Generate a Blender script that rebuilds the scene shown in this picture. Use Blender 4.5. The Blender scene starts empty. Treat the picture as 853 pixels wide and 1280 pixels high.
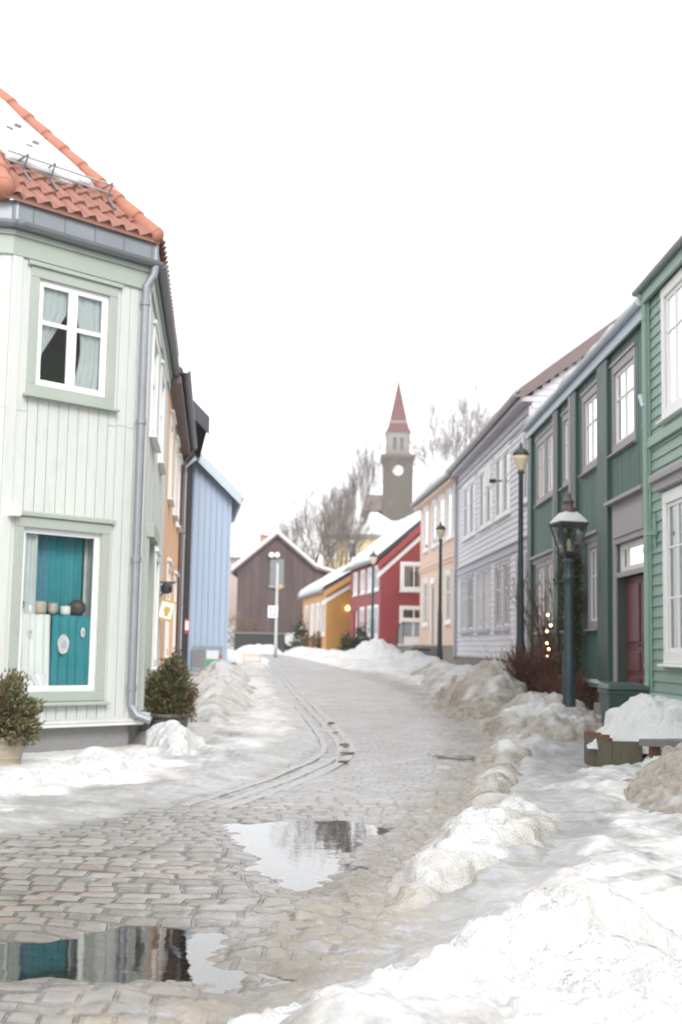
import bpy, bmesh, math, random
import numpy as np
from mathutils import Vector, Matrix
random.seed(7); rng = np.random.default_rng(11)
SC = bpy.context.scene; COL = SC.collection
R = math.radians
EYE = 1.35

# ------------------------------------------------------------------ materials
def nodes(name):
    m = bpy.data.materials.new(name); m.use_nodes = True
    nt = m.node_tree; nt.nodes.clear()
    out = nt.nodes.new('ShaderNodeOutputMaterial')
    return m, nt, out
def N(nt, t, **k):
    n = nt.nodes.new(t)
    for a, v in k.items():
        if a in n.bl_rna.properties and not a[0].isupper(): setattr(n, a, v)
    return n
def setin(n, **k):
    for a, v in k.items(): n.inputs[a.replace('_', ' ')].default_value = v
def noise(nt, vec, scale, detail=4, rough=.6):
    n = nt.nodes.new('ShaderNodeTexNoise'); setin(n, Scale=scale, Detail=detail, Roughness=rough)
    nt.links.new(vec, n.inputs['Vector']); return n
class Sock:
    def __init__(s, o): s.outputs = {'Color': o, 0: o}
def ramp(nt, fac, a, b):
    n = nt.nodes.new('ShaderNodeMapRange'); n.clamp = True
    n.inputs['From Min'].default_value = a; n.inputs['From Max'].default_value = b
    nt.links.new(fac, n.inputs['Value']); return Sock(n.outputs['Result'])
def mixc(nt, fac, a, b, mode='MIX'):
    n = nt.nodes.new('ShaderNodeMix'); n.data_type = 'RGBA'; n.blend_type = mode
    for sock, v in ((n.inputs[0], fac), (n.inputs[6], a), (n.inputs[7], b)):
        if hasattr(v, 'links'): nt.links.new(v, sock)
        else: sock.default_value = v if not isinstance(v, tuple) else (v + (1,))[:4]
    return n.outputs[2]
def maths(nt, op, a, b=None):
    n = nt.nodes.new('ShaderNodeMath'); n.operation = op
    for i, v in enumerate((a, b)):
        if v is None: continue
        if hasattr(v, 'links'): nt.links.new(v, n.inputs[i])
        else: n.inputs[i].default_value = v
    return n.outputs[0]
def attr(nt, name):
    n = nt.nodes.new('ShaderNodeAttribute'); n.attribute_name = name; return n.outputs['Fac']
def objvec(nt, stretch=(1, 1, 1)):
    tc = nt.nodes.new('ShaderNodeTexCoord'); mp = nt.nodes.new('ShaderNodeMapping')
    mp.inputs['Scale'].default_value = stretch
    nt.links.new(tc.outputs['Object'], mp.inputs['Vector']); return mp.outputs['Vector']
def bump(nt, h, strength, dist):
    b = nt.nodes.new('ShaderNodeBump'); setin(b, Strength=strength, Distance=dist)
    nt.links.new(h, b.inputs['Height']); return b.outputs['Normal']

def mat(name, col, rough=.65, var=.18, scale=5, bmp=.15, bscale=60, stretch=(1, 1, 1), metal=0, grime=.12, bdist=.01):
    """paint / wood / stone: weathered colour in two scales plus a fine bump"""
    m, nt, out = nodes(name); p = N(nt, 'ShaderNodeBsdfPrincipled')
    v = objvec(nt, stretch)
    n1 = noise(nt, v, scale, 5); n2 = noise(nt, v, scale * 7, 3)
    c = tuple(col)
    dark = tuple(x * (1 - var) for x in c); lite = tuple(min(1, x * (1 + var * .55)) for x in c)
    a = mixc(nt, n1.outputs['Fac'], dark, lite)
    g = ramp(nt, n2.outputs['Fac'], .52, .75)
    gm = maths(nt, 'MULTIPLY', g.outputs['Color'], grime)
    a = mixc(nt, gm, a, tuple(x * .55 for x in c))
    nt.links.new(a, p.inputs['Base Color'])
    rr = maths(nt, 'ADD', maths(nt, 'MULTIPLY', n1.outputs['Fac'], .2), rough - .1)
    nt.links.new(rr, p.inputs['Roughness']); setin(p, Metallic=metal)
    if bmp:
        n3 = noise(nt, v, bscale, 4)
        nt.links.new(bump(nt, n3.outputs['Fac'], bmp, bdist), p.inputs['Normal'])
    nt.links.new(p.outputs[0], out.inputs[0]); return m

def glass(name, tint=(.9, .95, .95), ior=1.9):
    m, nt, out = nodes(name)
    t = N(nt, 'ShaderNodeBsdfTransparent'); t.inputs[0].default_value = tint + (1,)
    g = N(nt, 'ShaderNodeBsdfGlossy'); setin(g, Roughness=.02); g.inputs[0].default_value = (1, 1, 1, 1)
    f = N(nt, 'ShaderNodeFresnel'); setin(f, IOR=ior)
    v = objvec(nt); n = noise(nt, v, 1.7, 1)
    b = bump(nt, n.outputs['Fac'], .05, .02); nt.links.new(b, g.inputs['Normal'])
    x = N(nt, 'ShaderNodeMixShader')
    nt.links.new(f.outputs[0], x.inputs[0]); nt.links.new(t.outputs[0], x.inputs[1]); nt.links.new(g.outputs[0], x.inputs[2])
    nt.links.new(x.outputs[0], out.inputs[0]); return m

def emit(name, col, s):
    m, nt, out = nodes(name); e = N(nt, 'ShaderNodeEmission'); e.inputs[0].default_value = col + (1,); e.inputs[1].default_value = s
    nt.links.new(e.outputs[0], out.inputs[0]); return m

def snow_mat(name, dirt_amt=1.0):
    m, nt, out = nodes(name); p = N(nt, 'ShaderNodeBsdfPrincipled')
    v = objvec(nt); d = attr(nt, 'dirt')
    n1 = noise(nt, v, 2.2, 6, .65); n2 = noise(nt, v, 14, 5, .7); n3 = noise(nt, v, 55, 3)
    base = mixc(nt, n1.outputs['Fac'], (.54, .545, .55), (.76, .76, .755))
    s = maths(nt, 'ADD', maths(nt, 'MULTIPLY', n1.outputs['Fac'], .9), maths(nt, 'MULTIPLY', n2.outputs['Fac'], .6))
    s = maths(nt, 'ADD', s, maths(nt, 'MULTIPLY', d, .75))
    f = ramp(nt, s, .86, 1.22)
    f2 = maths(nt, 'MULTIPLY', f.outputs['Color'], .9 * dirt_amt)
    tanc = mixc(nt, ramp(nt, n2.outputs['Fac'], .35, .65).outputs[0], (.16, .122, .085), (.42, .365, .295)); c = mixc(nt, f2, base, tanc)
    sp = ramp(nt, n3.outputs['Fac'], .63, .70)
    c = mixc(nt, maths(nt, 'MULTIPLY', maths(nt, 'MULTIPLY', sp.outputs['Color'], d), .7), c, (.22, .16, .11))
    nt.links.new(c, p.inputs['Base Color']); setin(p, Roughness=.62); p.inputs['Specular IOR Level'].default_value = .3
    h = maths(nt, 'ADD', maths(nt, 'MULTIPLY', n2.outputs['Fac'], 1.0), maths(nt, 'MULTIPLY', n3.outputs['Fac'], .35))
    nt.links.new(bump(nt, h, .8, .06), p.inputs['Normal'])
    nt.links.new(p.outputs[0], out.inputs[0]); return m

def ground_mat():
    """cobbles under a broken glaze of ice, slush and trodden snow; the three masks are vertex attributes broken up by noise"""
    m, nt, out = nodes('cobbles_ice'); p = N(nt, 'ShaderNodeBsdfPrincipled')
    tc = nt.nodes.new('ShaderNodeTexCoord'); v = tc.outputs['Object']
    pa = nt.nodes.new('ShaderNodeAttribute'); pa.attribute_name = 'paving'; pav = pa.outputs['Vector']
    br = nt.nodes.new('ShaderNodeTexBrick'); nt.links.new(pav, br.inputs['Vector'])
    br.inputs['Color1'].default_value = (.075, .070, .064, 1); br.inputs['Color2'].default_value = (.20, .188, .172, 1); br.inputs['Mortar'].default_value = (.05, .042, .034, 1)
    setin(br, Scale=1.0, Mortar_Size=.017, Mortar_Smooth=.5, Bias=-.15, Brick_Width=.19, Row_Height=.15); br.offset = .5
    n0 = noise(nt, v, .55, 4); n1 = noise(nt, v, 2.3, 6, .68); n2 = noise(nt, v, 9, 5, .68); n3 = noise(nt, v, 38, 4, .6)
    mps = nt.nodes.new('ShaderNodeMapping'); mps.inputs['Scale'].default_value = (.8, 4.5, 1); nt.links.new(v, mps.inputs['Vector'])
    n5 = noise(nt, mps.outputs[0], 1.5, 5, .65)
    # stones: some reddish, some greenish grey
    vor = nt.nodes.new('ShaderNodeTexVoronoi'); setin(vor, Scale=5.6); nt.links.new(pav, vor.inputs['Vector'])
    sep = nt.nodes.new('ShaderNodeSeparateColor'); nt.links.new(vor.outputs['Color'], sep.inputs[0])
    red = ramp(nt, sep.outputs[0], .80, .86); grn = ramp(nt, sep.outputs[1], .78, .84)
    stone = mixc(nt, maths(nt, 'MULTIPLY', red.outputs[0], .5), br.outputs['Color'], (.24, .135, .10))
    stone = mixc(nt, maths(nt, 'MULTIPLY', grn.outputs[0], .35), stone, (.17, .185, .145))
    stone = mixc(nt, maths(nt, 'MULTIPLY', n2.outputs['Fac'], .5), stone, (.30, .255, .21))
    stone = mixc(nt, br.outputs['Fac'], stone, (.05, .042, .034))
    cob = attr(nt, 'cob'); ice = attr(nt, 'ice'); slush = attr(nt, 'slush'); snow = attr(nt, 'snow')
    def mask(a, gain, lo, hi):
        s = maths(nt, 'ADD', maths(nt, 'MULTIPLY', a, gain), maths(nt, 'ADD', maths(nt, 'MULTIPLY', n1.outputs['Fac'], .8), maths(nt, 'MULTIPLY', n2.outputs['Fac'], .45)))
        return ramp(nt, s, lo, hi).outputs['Color']
    si = maths(nt, 'ADD', maths(nt, 'MULTIPLY', ice, 1.0), maths(nt, 'ADD', maths(nt, 'MULTIPLY', n5.outputs['Fac'], 1.0), maths(nt, 'MULTIPLY', n2.outputs['Fac'], .35)))
    mi = ramp(nt, si, .98, 1.42).outputs['Color']
    mi = maths(nt, 'MAXIMUM', mi, maths(nt, 'SUBTRACT', 1.0, cob))
    icec = mixc(nt, ramp(nt, n1.outputs['Fac'], .3, .7).outputs[0], (.16, .16, .16), (.49, .505, .535))
    icec = mixc(nt, ramp(nt, n2.outputs['Fac'], .4, .7).outputs[0], icec, (.30, .265, .225))
    c = mixc(nt, maths(nt, 'MULTIPLY', mi, maths(nt, 'SUBTRACT', 1.0, maths(nt, 'MULTIPLY', cob, .22))), stone, icec)
    c = mixc(nt, maths(nt, 'MULTIPLY', maths(nt, 'MULTIPLY', br.outputs['Fac'], cob), maths(nt, 'ADD', .12, maths(nt, 'MULTIPLY', ramp(nt, noise(nt, v, 3.6, 3).outputs['Fac'], .5, .62).outputs[0], .7))), c, (.085, .072, .06))
    ms = maths(nt, 'MULTIPLY', mask(slush, .85, .98, 1.6), ramp(nt, n2.outputs['Fac'], .30, .58).outputs[0])
    slc = mixc(nt, ramp(nt, n2.outputs['Fac'], .3, .7).outputs[0], (.14, .112, .082), (.36, .322, .272))
    c = mixc(nt, maths(nt, 'MULTIPLY', ms, .88), c, slc)
    mn = mask(snow, 1.0, 1.02, 1.3)
    snc = mixc(nt, ramp(nt, n1.outputs['Fac'], .3, .7).outputs[0], (.46, .455, .45), (.74, .74, .74))
    dp = maths(nt, 'ADD', maths(nt, 'MULTIPLY', n0.outputs['Fac'], .8), maths(nt, 'MULTIPLY', n2.outputs['Fac'], .5))
    snc = mixc(nt, maths(nt, 'MULTIPLY', ramp(nt, dp, .60, .86).outputs[0], .7), snc, (.36, .30, .235))
    c = mixc(nt, mn, c, snc)
    wt = attr(nt, 'wet'); c = mixc(nt, maths(nt, 'MULTIPLY', wt, .55), c, (.12, .105, .09))
    nt.links.new(c, p.inputs['Base Color'])
    r = maths(nt, 'ADD', maths(nt, 'SUBTRACT', .24, maths(nt, 'MULTIPLY', wt, .14)), maths(nt, 'MULTIPLY', n3.outputs['Fac'], .22))
    r = maths(nt, 'ADD', r, maths(nt, 'MULTIPLY', maths(nt, 'MAXIMUM', mn, maths(nt, 'MULTIPLY', ms, .7)), .4))
    nt.links.new(r, p.inputs['Roughness'])
    nt.links.new(maths(nt, 'SUBTRACT', .5, maths(nt, 'MULTIPLY', maths(nt, 'MAXIMUM', mn, ms), .36)), p.inputs['Specular IOR Level'])
    inv = maths(nt, 'SUBTRACT', 1.0, br.outputs['Fac'])
    flat = maths(nt, 'MULTIPLY', cob, maths(nt, 'SUBTRACT', 1.0, maths(nt, 'MULTIPLY', mi, .6)))
    flat = maths(nt, 'MULTIPLY', flat, maths(nt, 'SUBTRACT', 1.0, mn))
    h = maths(nt, 'MULTIPLY', maths(nt, 'MULTIPLY', inv, flat), .55)
    h = maths(nt, 'ADD', h, maths(nt, 'MULTIPLY', n2.outputs['Fac'], .9))
    h = maths(nt, 'ADD', h, maths(nt, 'MULTIPLY', n3.outputs['Fac'], .3))
    h = maths(nt, 'ADD', h, maths(nt, 'MULTIPLY', n5.outputs['Fac'], .6))
    nt.links.new(bump(nt, h, .6, .022), p.inputs['Normal'])
    nt.links.new(p.outputs[0], out.inputs[0]); return m

def water_mat():
    m, nt, out = nodes('meltwater')
    t = N(nt, 'ShaderNodeBsdfTransparent'); t.inputs[0].default_value = (.80, .76, .70, 1)
    g = N(nt, 'ShaderNodeBsdfGlossy'); setin(g, Roughness=.015); g.inputs[0].default_value = (1, 1, 1, 1)
    f = N(nt, 'ShaderNodeFresnel'); setin(f, IOR=1.9)
    v = objvec(nt); n = noise(nt, v, 5, 2); nt.links.new(bump(nt, n.outputs['Fac'], .03, .02), g.inputs['Normal'])
    x = N(nt, 'ShaderNodeMixShader')
    nt.links.new(f.outputs[0], x.inputs[0]); nt.links.new(t.outputs[0], x.inputs[1]); nt.links.new(g.outputs[0], x.inputs[2])
    nt.links.new(x.outputs[0], out.inputs[0]); return m

VS = (9, 9, .5)   # grain stretched along z for boarded walls
M = dict(
    palegreen=mat('pale_green_paint', (.555, .57, .545), .6, .12, 1.3, .10, 30, (2, 2, .35), grime=.22),
    sage=mat('sage_trim_paint', (.36, .395, .355), .55, .10, 3, .06),
    white=mat('white_paint', (.80, .80, .79), .5, .06, 4, .05, grime=.05),
    offwhite=mat('cream_white_paint', (.74, .72, .68), .55, .08, 4, .05),
    zinc=mat('zinc_sheet', (.28, .30, .325), .45, .25, 3, .05, metal=.4),
    zincdark=mat('dark_zinc', (.20, .215, .225), .5, .2, 4, .05, metal=.3),
    tile=mat('red_clay_tile', (.31, .145, .11), .75, .35, 7, .25, 50, grime=.35),
    ridge=mat('orange_ridge_tile', (.40, .165, .11), .7, .3, 5, .25, 40, grime=.3),
    mortar=mat('tile_joint', (.06, .05, .045), .9),
    concrete=mat('grey_render', (.26, .26, .265), .85, .2, 2, .3, 30, grime=.3),
    stone=mat('foundation_stone', (.27, .235, .20), .9, .4, 3, .6, 12, grime=.4, bdist=.03),
    peachl=mat('orange_peach_paint', (.70, .42, .25), .65, .12, 2, .08, 40),
    peach=mat('pink_peach_paint', (.70, .50, .39), .65, .1, 1.5, .08, 40),
    black=mat('tarred_black_board', (.045, .036, .036), .7, .3, 2, .2, 30, VS),
    blackroof=mat('slate_black', (.055, .055, .068), .6, .2, 3, .2),
    blue=mat('light_blue_board', (.43, .52, .66), .6, .10, 1.5, .08, 30, VS),
    bluetrim=mat('pale_blue_trim', (.52, .60, .67), .5, .08),
    dkgreen=mat('dark_green_board', (.078, .155, .128), .55, .2, 2, .12, 30, VS),
    dkgreen2=mat('dark_green_trim', (.045, .09, .072), .5, .2, 3, .1),
    ltgreen=mat('mid_green_board', (.25, .365, .305), .55, .12, 2, .1, 30, (.5, .5, 8)),
    ltgreen2=mat('green_trim', (.26, .385, .32), .5, .1, 3, .06),
    greyt=mat('warm_grey_trim', (.33, .31, .32), .55, .1, 3, .06),
    lilac=mat('lilac_grey_board', (.66, .65, .675), .6, .09, 1.5, .08, 30, (.5, .5, 8)),
    lilact=mat('lilac_grey_trim', (.47, .46, .50), .6, .1),
    brown=mat('brown_verge', (.17, .125, .12), .65, .2),
    red=mat('falun_red_board', (.30, .05, .055), .65, .2, 1.5, .12, 30, VS),
    ochre=mat('ochre_board', (.45, .235, .06), .65, .15, 1.5, .12, 30, VS),
    ochrepale=mat('pale_orange_board', (.66, .37, .17), .65, .12, 1.5, .1),
    barn=mat('weathered_barn_board', (.12, .086, .084), .85, .85, .7, .4, 20, (5, 5, .4), grime=.6),
    door=mat('wine_red_door', (.135, .035, .042), .45, .2, 3, .08),
    darkdoor=mat('dark_grey_door', (.10, .085, .09), .5, .2),
    brick=mat('chimney_brick', (.42, .22, .17), .85, .3, 5, .3),
    cap=mat('chimney_cap', (.22, .14, .10), .8),
    iron=mat('cast_iron_green', (.028, .052, .060), .42, .2, 4, .08),
    ironblack=mat('black_iron', (.03, .035, .035), .45, .2),
    rust=mat('copper_brown_cap', (.10, .06, .058), .5, .2),
    amber=mat('amber_opal_glass', (.62, .53, .38), .25, .1, 4, 0),
    bin=mat('dark_green_plastic', (.030, .062, .052), .45, .12, 5, .06),
    rubber=mat('black_rubber', (.02, .02, .02), .8),
    moss=mat('mossy_old_plank', (.12, .105, .07), .9, .5, 4, .5, 20, (5, 5, .8), grime=.5),
    plank=mat('wet_grey_plank', (.16, .145, .145), .6, .3, 3, .3, 25, (.6, 6, 6)),
    rot=mat('rotten_brown_edge', (.16, .065, .04), .9, .4),
    teal=mat('teal_cloth', (.048, .295, .335), .85, .3, 2.5, .1, 80),
    tealblue=mat('blue_cloth', (.10, .27, .35), .85, .2, 2.5, .1, 80),
    lace=mat('white_lace', (.76, .78, .77), .9, .08, 6, .15, 120),
    sheer=mat('sheer_voile', (.55, .60, .585), .9, .12, 6, .1, 90),
    ceramic=mat('cream_pottery', (.55, .47, .38), .4, .2, 8),
    ceramicw=mat('white_pottery', (.80, .79, .76), .3, .06),
    ceramicd=mat('brown_pottery', (.10, .08, .07), .5, .3),
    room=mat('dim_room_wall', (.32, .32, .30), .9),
    pot=mat('terracotta_grey_pot', (.34, .29, .22), .85, .25, 6, .3, 30, grime=.4),
    potdark=mat('dark_grey_pot', (.13, .13, .12), .8, .25),
    leaf=mat('bush_green', (.11, .13, .045), .75, .5, 9, 0),
    leafb=mat('bush_brown', (.16, .10, .055), .8, .5, 9, 0),
    leafd=mat('evergreen_dark', (.028, .05, .022), .75, .4, 9, 0),
    leafo=mat('olive_brown_leaf', (.12, .10, .045), .8, .4, 9, 0),
    bark=mat('grey_brown_bark', (.12, .10, .088), .9, .4, 6, .4, 20, (6, 6, 1)),
    twig=mat('bare_twig', (.18, .15, .132), .9, .3, 6, 0),
    redtwig=mat('red_brown_twig', (.115, .045, .03), .85, .4, 8, 0),
    church=mat('grey_church_stone', (.088, .074, .06), .9, .3, .35, .2, 3, grime=.3),
    churchl=mat('pale_church_stone', (.22, .205, .185), .9, .2, .5, .2, 3),
    churchr=mat('red_church_roof', (.13, .042, .045), .75, .3, .6, .15, 4),
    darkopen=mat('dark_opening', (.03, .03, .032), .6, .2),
    yellow=mat('pale_yellow_paint', (.66, .52, .28), .75, .12, .6, .1),
    pink=mat('faded_pink_wall', (.46, .36, .33), .8, .15, .8),
    hedgewall=mat('dark_stone_wall', (.055, .055, .052), .9, .4, 1.2, .4, 6),
    carw=mat('white_car_paint', (.78, .79, .80), .25, .04, 3, 0),
    cobble=mat('kerb_granite', (.33, .32, .315), .4, .3, 7, .35, 30, grime=.45),
    cobbleold=mat('rusty_leaf_mould', (.17, .11, .07), .9, .4, 9),
    signw=mat('white_sign_enamel', (.82, .82, .82), .4, .04),
    signy=mat('yellow_sign_paint', (.55, .38, .08), .45, .1),
    signk=mat('dark_sign_paint', (.05, .05, .05), .5),
    signb=mat('blue_grey_sign_paint', (.30, .36, .46), .5),
    steel=mat('galvanised_pole', (.42, .43, .44), .5, .15, metal=.3),
    posterg=mat('poster_green', (.12, .42, .17), .5, .3, 8),
    posterw=mat('poster_white', (.75, .77, .80), .4, .1, 8),
    posterr=mat('poster_red', (.5, .07, .09), .5, .2),
    panel=mat('grey_clear_panel', (.30, .36, .40), .25, .3, 5),
    barrier=mat('pale_orange_barrier', (.72, .58, .46), .6, .3, 8),
    manhole=mat('wet_iron_cover', (.11, .105, .10), .4, .3, 12, .4, 50),
)
M['glass'] = glass('window_glass', ior=2.2); M['frontglass'] = glass('single_glass', ior=1.5); M['shopglass'] = glass('shop_glass', (.97, .98, .98), 1.32); M['lampglass'] = glass('lantern_glass', (.75, .78, .76), 1.5)
M['snow'] = snow_mat('snow', .9); M['snowclean'] = snow_mat('clean_snow', .12); M['ground'] = ground_mat(); M['water'] = water_mat()
M['bulb'] = emit('lit_bulb', (1.0, .62, .30), 2.5); M['walllamp'] = emit('lit_wall_lamp', (1.0, .70, .22), 2.2)

# ------------------------------------------------------------------ mesh builder (world coordinates)
class MB:
    def __init__(s): s.v = []; s.f = []
    def poly(s, pts):
        i = len(s.v); s.v += [tuple(p) for p in pts]; s.f.append(tuple(range(i, i + len(pts))))
    def hexa(s, a):      # 8 points: bottom ring 0-3, top ring 4-7
        i = len(s.v); s.v += [tuple(p) for p in a]
        for q in ((3, 2, 1, 0), (4, 5, 6, 7), (0, 1, 5, 4), (1, 2, 6, 5), (2, 3, 7, 6), (3, 0, 4, 7)): s.f.append(tuple(i + k for k in q))
    def box(s, x0, x1, y0, y1, z0, z1):
        s.hexa([(x0, y0, z0), (x1, y0, z0), (x1, y1, z0), (x0, y1, z0), (x0, y0, z1), (x1, y0, z1), (x1, y1, z1), (x0, y1, z1)])
    def fbox(s, fr, s0, s1, d0, d1, z0, z1, zt=None):
        P = fr.P; zt = z1 if zt is None else zt
        s.hexa([P(s0, d0, z0), P(s1, d0, z0), P(s1, d1, z0), P(s0, d1, z0), P(s0, d0, z1), P(s1, d0, z1), P(s1, d1, zt), P(s0, d1, zt)])
    def prism(s, base, top):
        n = len(base); i = len(s.v); s.v += [tuple(p) for p in base] + [tuple(p) for p in top]
        s.f.append(tuple(i + k for k in reversed(range(n)))); s.f.append(tuple(i + n + k for k in range(n)))
        for k in range(n): s.f.append((i + k, i + (k + 1) % n, i + n + (k + 1) % n, i + n + k))
    def tube(s, pts, rad, n=8, caps=True):
        pts = [Vector(p) for p in pts]; rad = rad if hasattr(rad, '__len__') else [rad] * len(pts); i0 = len(s.v); ref = None
        for k, p in enumerate(pts):
            t = (pts[min(k + 1, len(pts) - 1)] - pts[max(k - 1, 0)]).normalized()
            if ref is None: ref = t.orthogonal().normalized()
            a = (ref - t * ref.dot(t)); a = a.normalized() if a.length > 1e-6 else t.orthogonal().normalized(); ref = a; b = t.cross(a)
            for j in range(n):
                w = 2 * math.pi * j / n; s.v.append(tuple(p + (a * math.cos(w) + b * math.sin(w)) * rad[k]))
        for k in range(len(pts) - 1):
            for j in range(n):
                a = i0 + k * n; s.f.append((a + j, a + (j + 1) % n, a + n + (j + 1) % n, a + n + j))
        if caps:
            s.f.append(tuple(i0 + j for j in reversed(range(n)))); e = i0 + (len(pts) - 1) * n; s.f.append(tuple(e + j for j in range(n)))
    def lathe(s, c, prof, n=20, a0=0.0):   # prof: (r, z)
        i0 = len(s.v)
        for r, z in prof:
            for j in range(n):
                w = a0 + 2 * math.pi * j / n; s.v.append((c[0] + r * math.cos(w), c[1] + r * math.sin(w), c[2] + z))
        for k in range(len(prof) - 1):
            for j in range(n):
                a = i0 + k * n; s.f.append((a + j, a + (j + 1) % n, a + n + (j + 1) % n, a + n + j))
        s.f.append(tuple(i0 + j for j in reversed(range(n)))); e = i0 + (len(prof) - 1) * n; s.f.append(tuple(e + j for j in range(n)))
    def grid(s, fn, us, vs):
        i0 = len(s.v); nu = len(us)
        for v in vs:
            for u in us: s.v.append(tuple(fn(u, v)))
        for b in range(len(vs) - 1):
            for a in range(nu - 1):
                k = i0 + b * nu + a; s.f.append((k, k + 1, k + nu + 1, k + nu))
    def build(s, name, m, parent=None, smooth=False, bevel=0, solid=0, recalc=True):
        L = (0, 0, 0)
        q = parent
        while q is not None:
            L = (L[0] + q.location.x, L[1] + q.location.y, L[2] + q.location.z); q = q.parent
        me = bpy.data.meshes.new(name)
        me.from_pydata([(x - L[0], y - L[1], z - L[2]) for x, y, z in s.v], [], s.f)
        if recalc:
            bm = bmesh.new(); bm.from_mesh(me); bmesh.ops.recalc_face_normals(bm, faces=bm.faces); bm.to_mesh(me); bm.free()
        me.materials.append(M[m])
        if smooth: me.polygons.foreach_set('use_smooth', [True] * len(me.polygons))
        o = bpy.data.objects.new(name, me); COL.objects.link(o); o.parent = parent
        if bevel:
            b = o.modifiers.new('bevel', 'BEVEL'); b.width = bevel; b.segments = 2; b.limit_method = 'ANGLE'; b.angle_limit = R(40)
        if solid:
            b = o.modifiers.new('solid', 'SOLIDIFY'); b.thickness = solid; b.offset = 0
        return o
def tag(o, label, cat, group=None, kind=None):
    if label: o['label'] = label
    if cat: o['category'] = cat
    if group: o['group'] = group
    if kind: o['kind'] = kind
    return o
def thing(name, label, cat, loc, group=None):
    o = bpy.data.objects.new(name, None); COL.objects.link(o); o.location = loc; o.empty_display_size = .3
    return tag(o, label, cat, group)
def copy_tree(o, parent=None):
    c = o.copy(); COL.objects.link(c)
    if parent: c.parent = parent
    for ch in list(o.children): copy_tree(ch, c)
    return c

# ------------------------------------------------------------------ noise and plan helpers
def vnoise(x, y, seed=0):
    xi = np.floor(x).astype(np.int64); yi = np.floor(y).astype(np.int64); fx = x - xi; fy = y - yi
    fx = fx * fx * (3 - 2 * fx); fy = fy * fy * (3 - 2 * fy)
    def h(a, b):
        n = (a * 374761393 + b * 668265263 + seed * 974711) & 0x7fffffff
        n = ((n ^ (n >> 13)) * 1274126177) & 0x7fffffff
        return ((n ^ (n >> 16)) & 0xffff) / 65535.0
    return (h(xi, yi) * (1 - fx) + h(xi + 1, yi) * fx) * (1 - fy) + (h(xi, yi + 1) * (1 - fx) + h(xi + 1, yi + 1) * fx) * fy
def fbm(x, y, sc, oct=4, seed=0, g=.5):
    t = 0; a = 1; tot = 0
    for o in range(oct):
        t = t + a * vnoise(x * sc, y * sc, seed + o * 17); tot += a; a *= g; sc *= 2.03
    return t / tot
def sd_poly(x, y, poly):     # signed distance, inside negative
    P = np.array(poly, float); Q = np.roll(P, -1, 0); d = np.full(x.shape, 1e9); ins = np.zeros(x.shape, bool)
    for (ax, ay), (bx, by) in zip(P, Q):
        ex, ey = bx - ax, by - ay; wx, wy = x - ax, y - ay
        t = np.clip((wx * ex + wy * ey) / (ex * ex + ey * ey + 1e-12), 0, 1)
        d = np.minimum(d, np.hypot(wx - t * ex, wy - t * ey))
        c = ((ay > y) != (by > y)) & (x < (bx - ax) * (y - ay) / ((by - ay) if by != ay else 1e-9) + ax); ins ^= c
    return np.where(ins, -d, d)
def d_line(x, y, pts):
    d = np.full(x.shape, 1e9)
    for (ax, ay), (bx, by) in zip(pts[:-1], pts[1:]):
        ex, ey = bx - ax, by - ay; wx, wy = x - ax, y - ay
        t = np.clip((wx * ex + wy * ey) / (ex * ex + ey * ey + 1e-12), 0, 1); d = np.minimum(d, np.hypot(wx - t * ex, wy - t * ey))
    return d
def sstep(a, b, t): t = np.clip((t - a) / (b - a), 0, 1); return t * t * (3 - 2 * t)
def zg(D):
    t = np.maximum(0, np.asarray(D, float) - 12); return 1.15 * (1 - np.exp(-(t / 33) ** 1.3))
def hillz(X, D): return zg(D) + np.maximum(0, np.asarray(D, float) - 84) * .172 * sstep(84, 96, np.asarray(D, float))

KERB = [(-2.38, 43.69), (-1.55, 34.36), (-0.85, 26.45), (-0.4, 21.8), (-0.11, 18.79), (0.07, 16.7), (0.13, 15.43), (0.03, 14.38), (-0.19, 13.36), (-0.47, 12.24), (-0.77, 11.08), (-1.02, 10.2)]
ROADR = [(-3.01, 60.14), (-1.82, 53.53), (-0.08, 41.66), (1.22, 33.16), (1.84, 26.68), (2.02, 20.68), (1.91, 16.82), (1.45, 12.98), (0.98, 10.28), (0.57, 8.15), (0.26, 6.75), (0.05, 5.7), (-0.24, 5.04), (-0.5, 4.4), (-.9, 3.0), (-1.2, 1)]
WALK = [(-6, 46), (-2.6, 46), (-2.24, 39.82), (-1.49, 32.16), (-0.68, 22.65), (-0.27, 18.12), (-0.19, 15.94), (-0.46, 14.14), (-0.8, 12.65), (-1.42, 10.19), (-2.28, 8.64), (-4.2, 9.4), (-5, 12), (-3, 16), (-5, 36)]
P1 = [(-0.84, 9.59), (-0.43, 9.73), (0.07, 9.71), (0.38, 9.49), (0.11, 8.57), (0.03, 7.8), (-0.08, 6.98), (-0.23, 6.88), (-0.38, 7.37), (-0.37, 8.05), (-0.64, 8.55)]
P2 = [(-2.2, 5.70), (-1.49, 5.73), (-1.16, 5.88), (-0.7, 6.01), (-0.43, 5.93), (-0.43, 5.52), (-0.28, 5.24), (-0.37, 5.07), (-0.6, 5.22), (-1.02, 5.19), (-1.31, 5.06), (-2.2, 5.1)]
LANE = [(1.74, 11.45), (2.15, 13.9), (2.85, 16.2), (3.6, 16.8), (2.8, 13.5), (2.0, 11.45), (1.85, 9.6), (1.44, 7.85), (1.25, 7.07), (.76, 6.2), (.27, 5.55), (.12, 5.75), (.56, 6.45), (.97, 7.05), (1.41, 8.3), (1.6, 9.3)]

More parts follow.
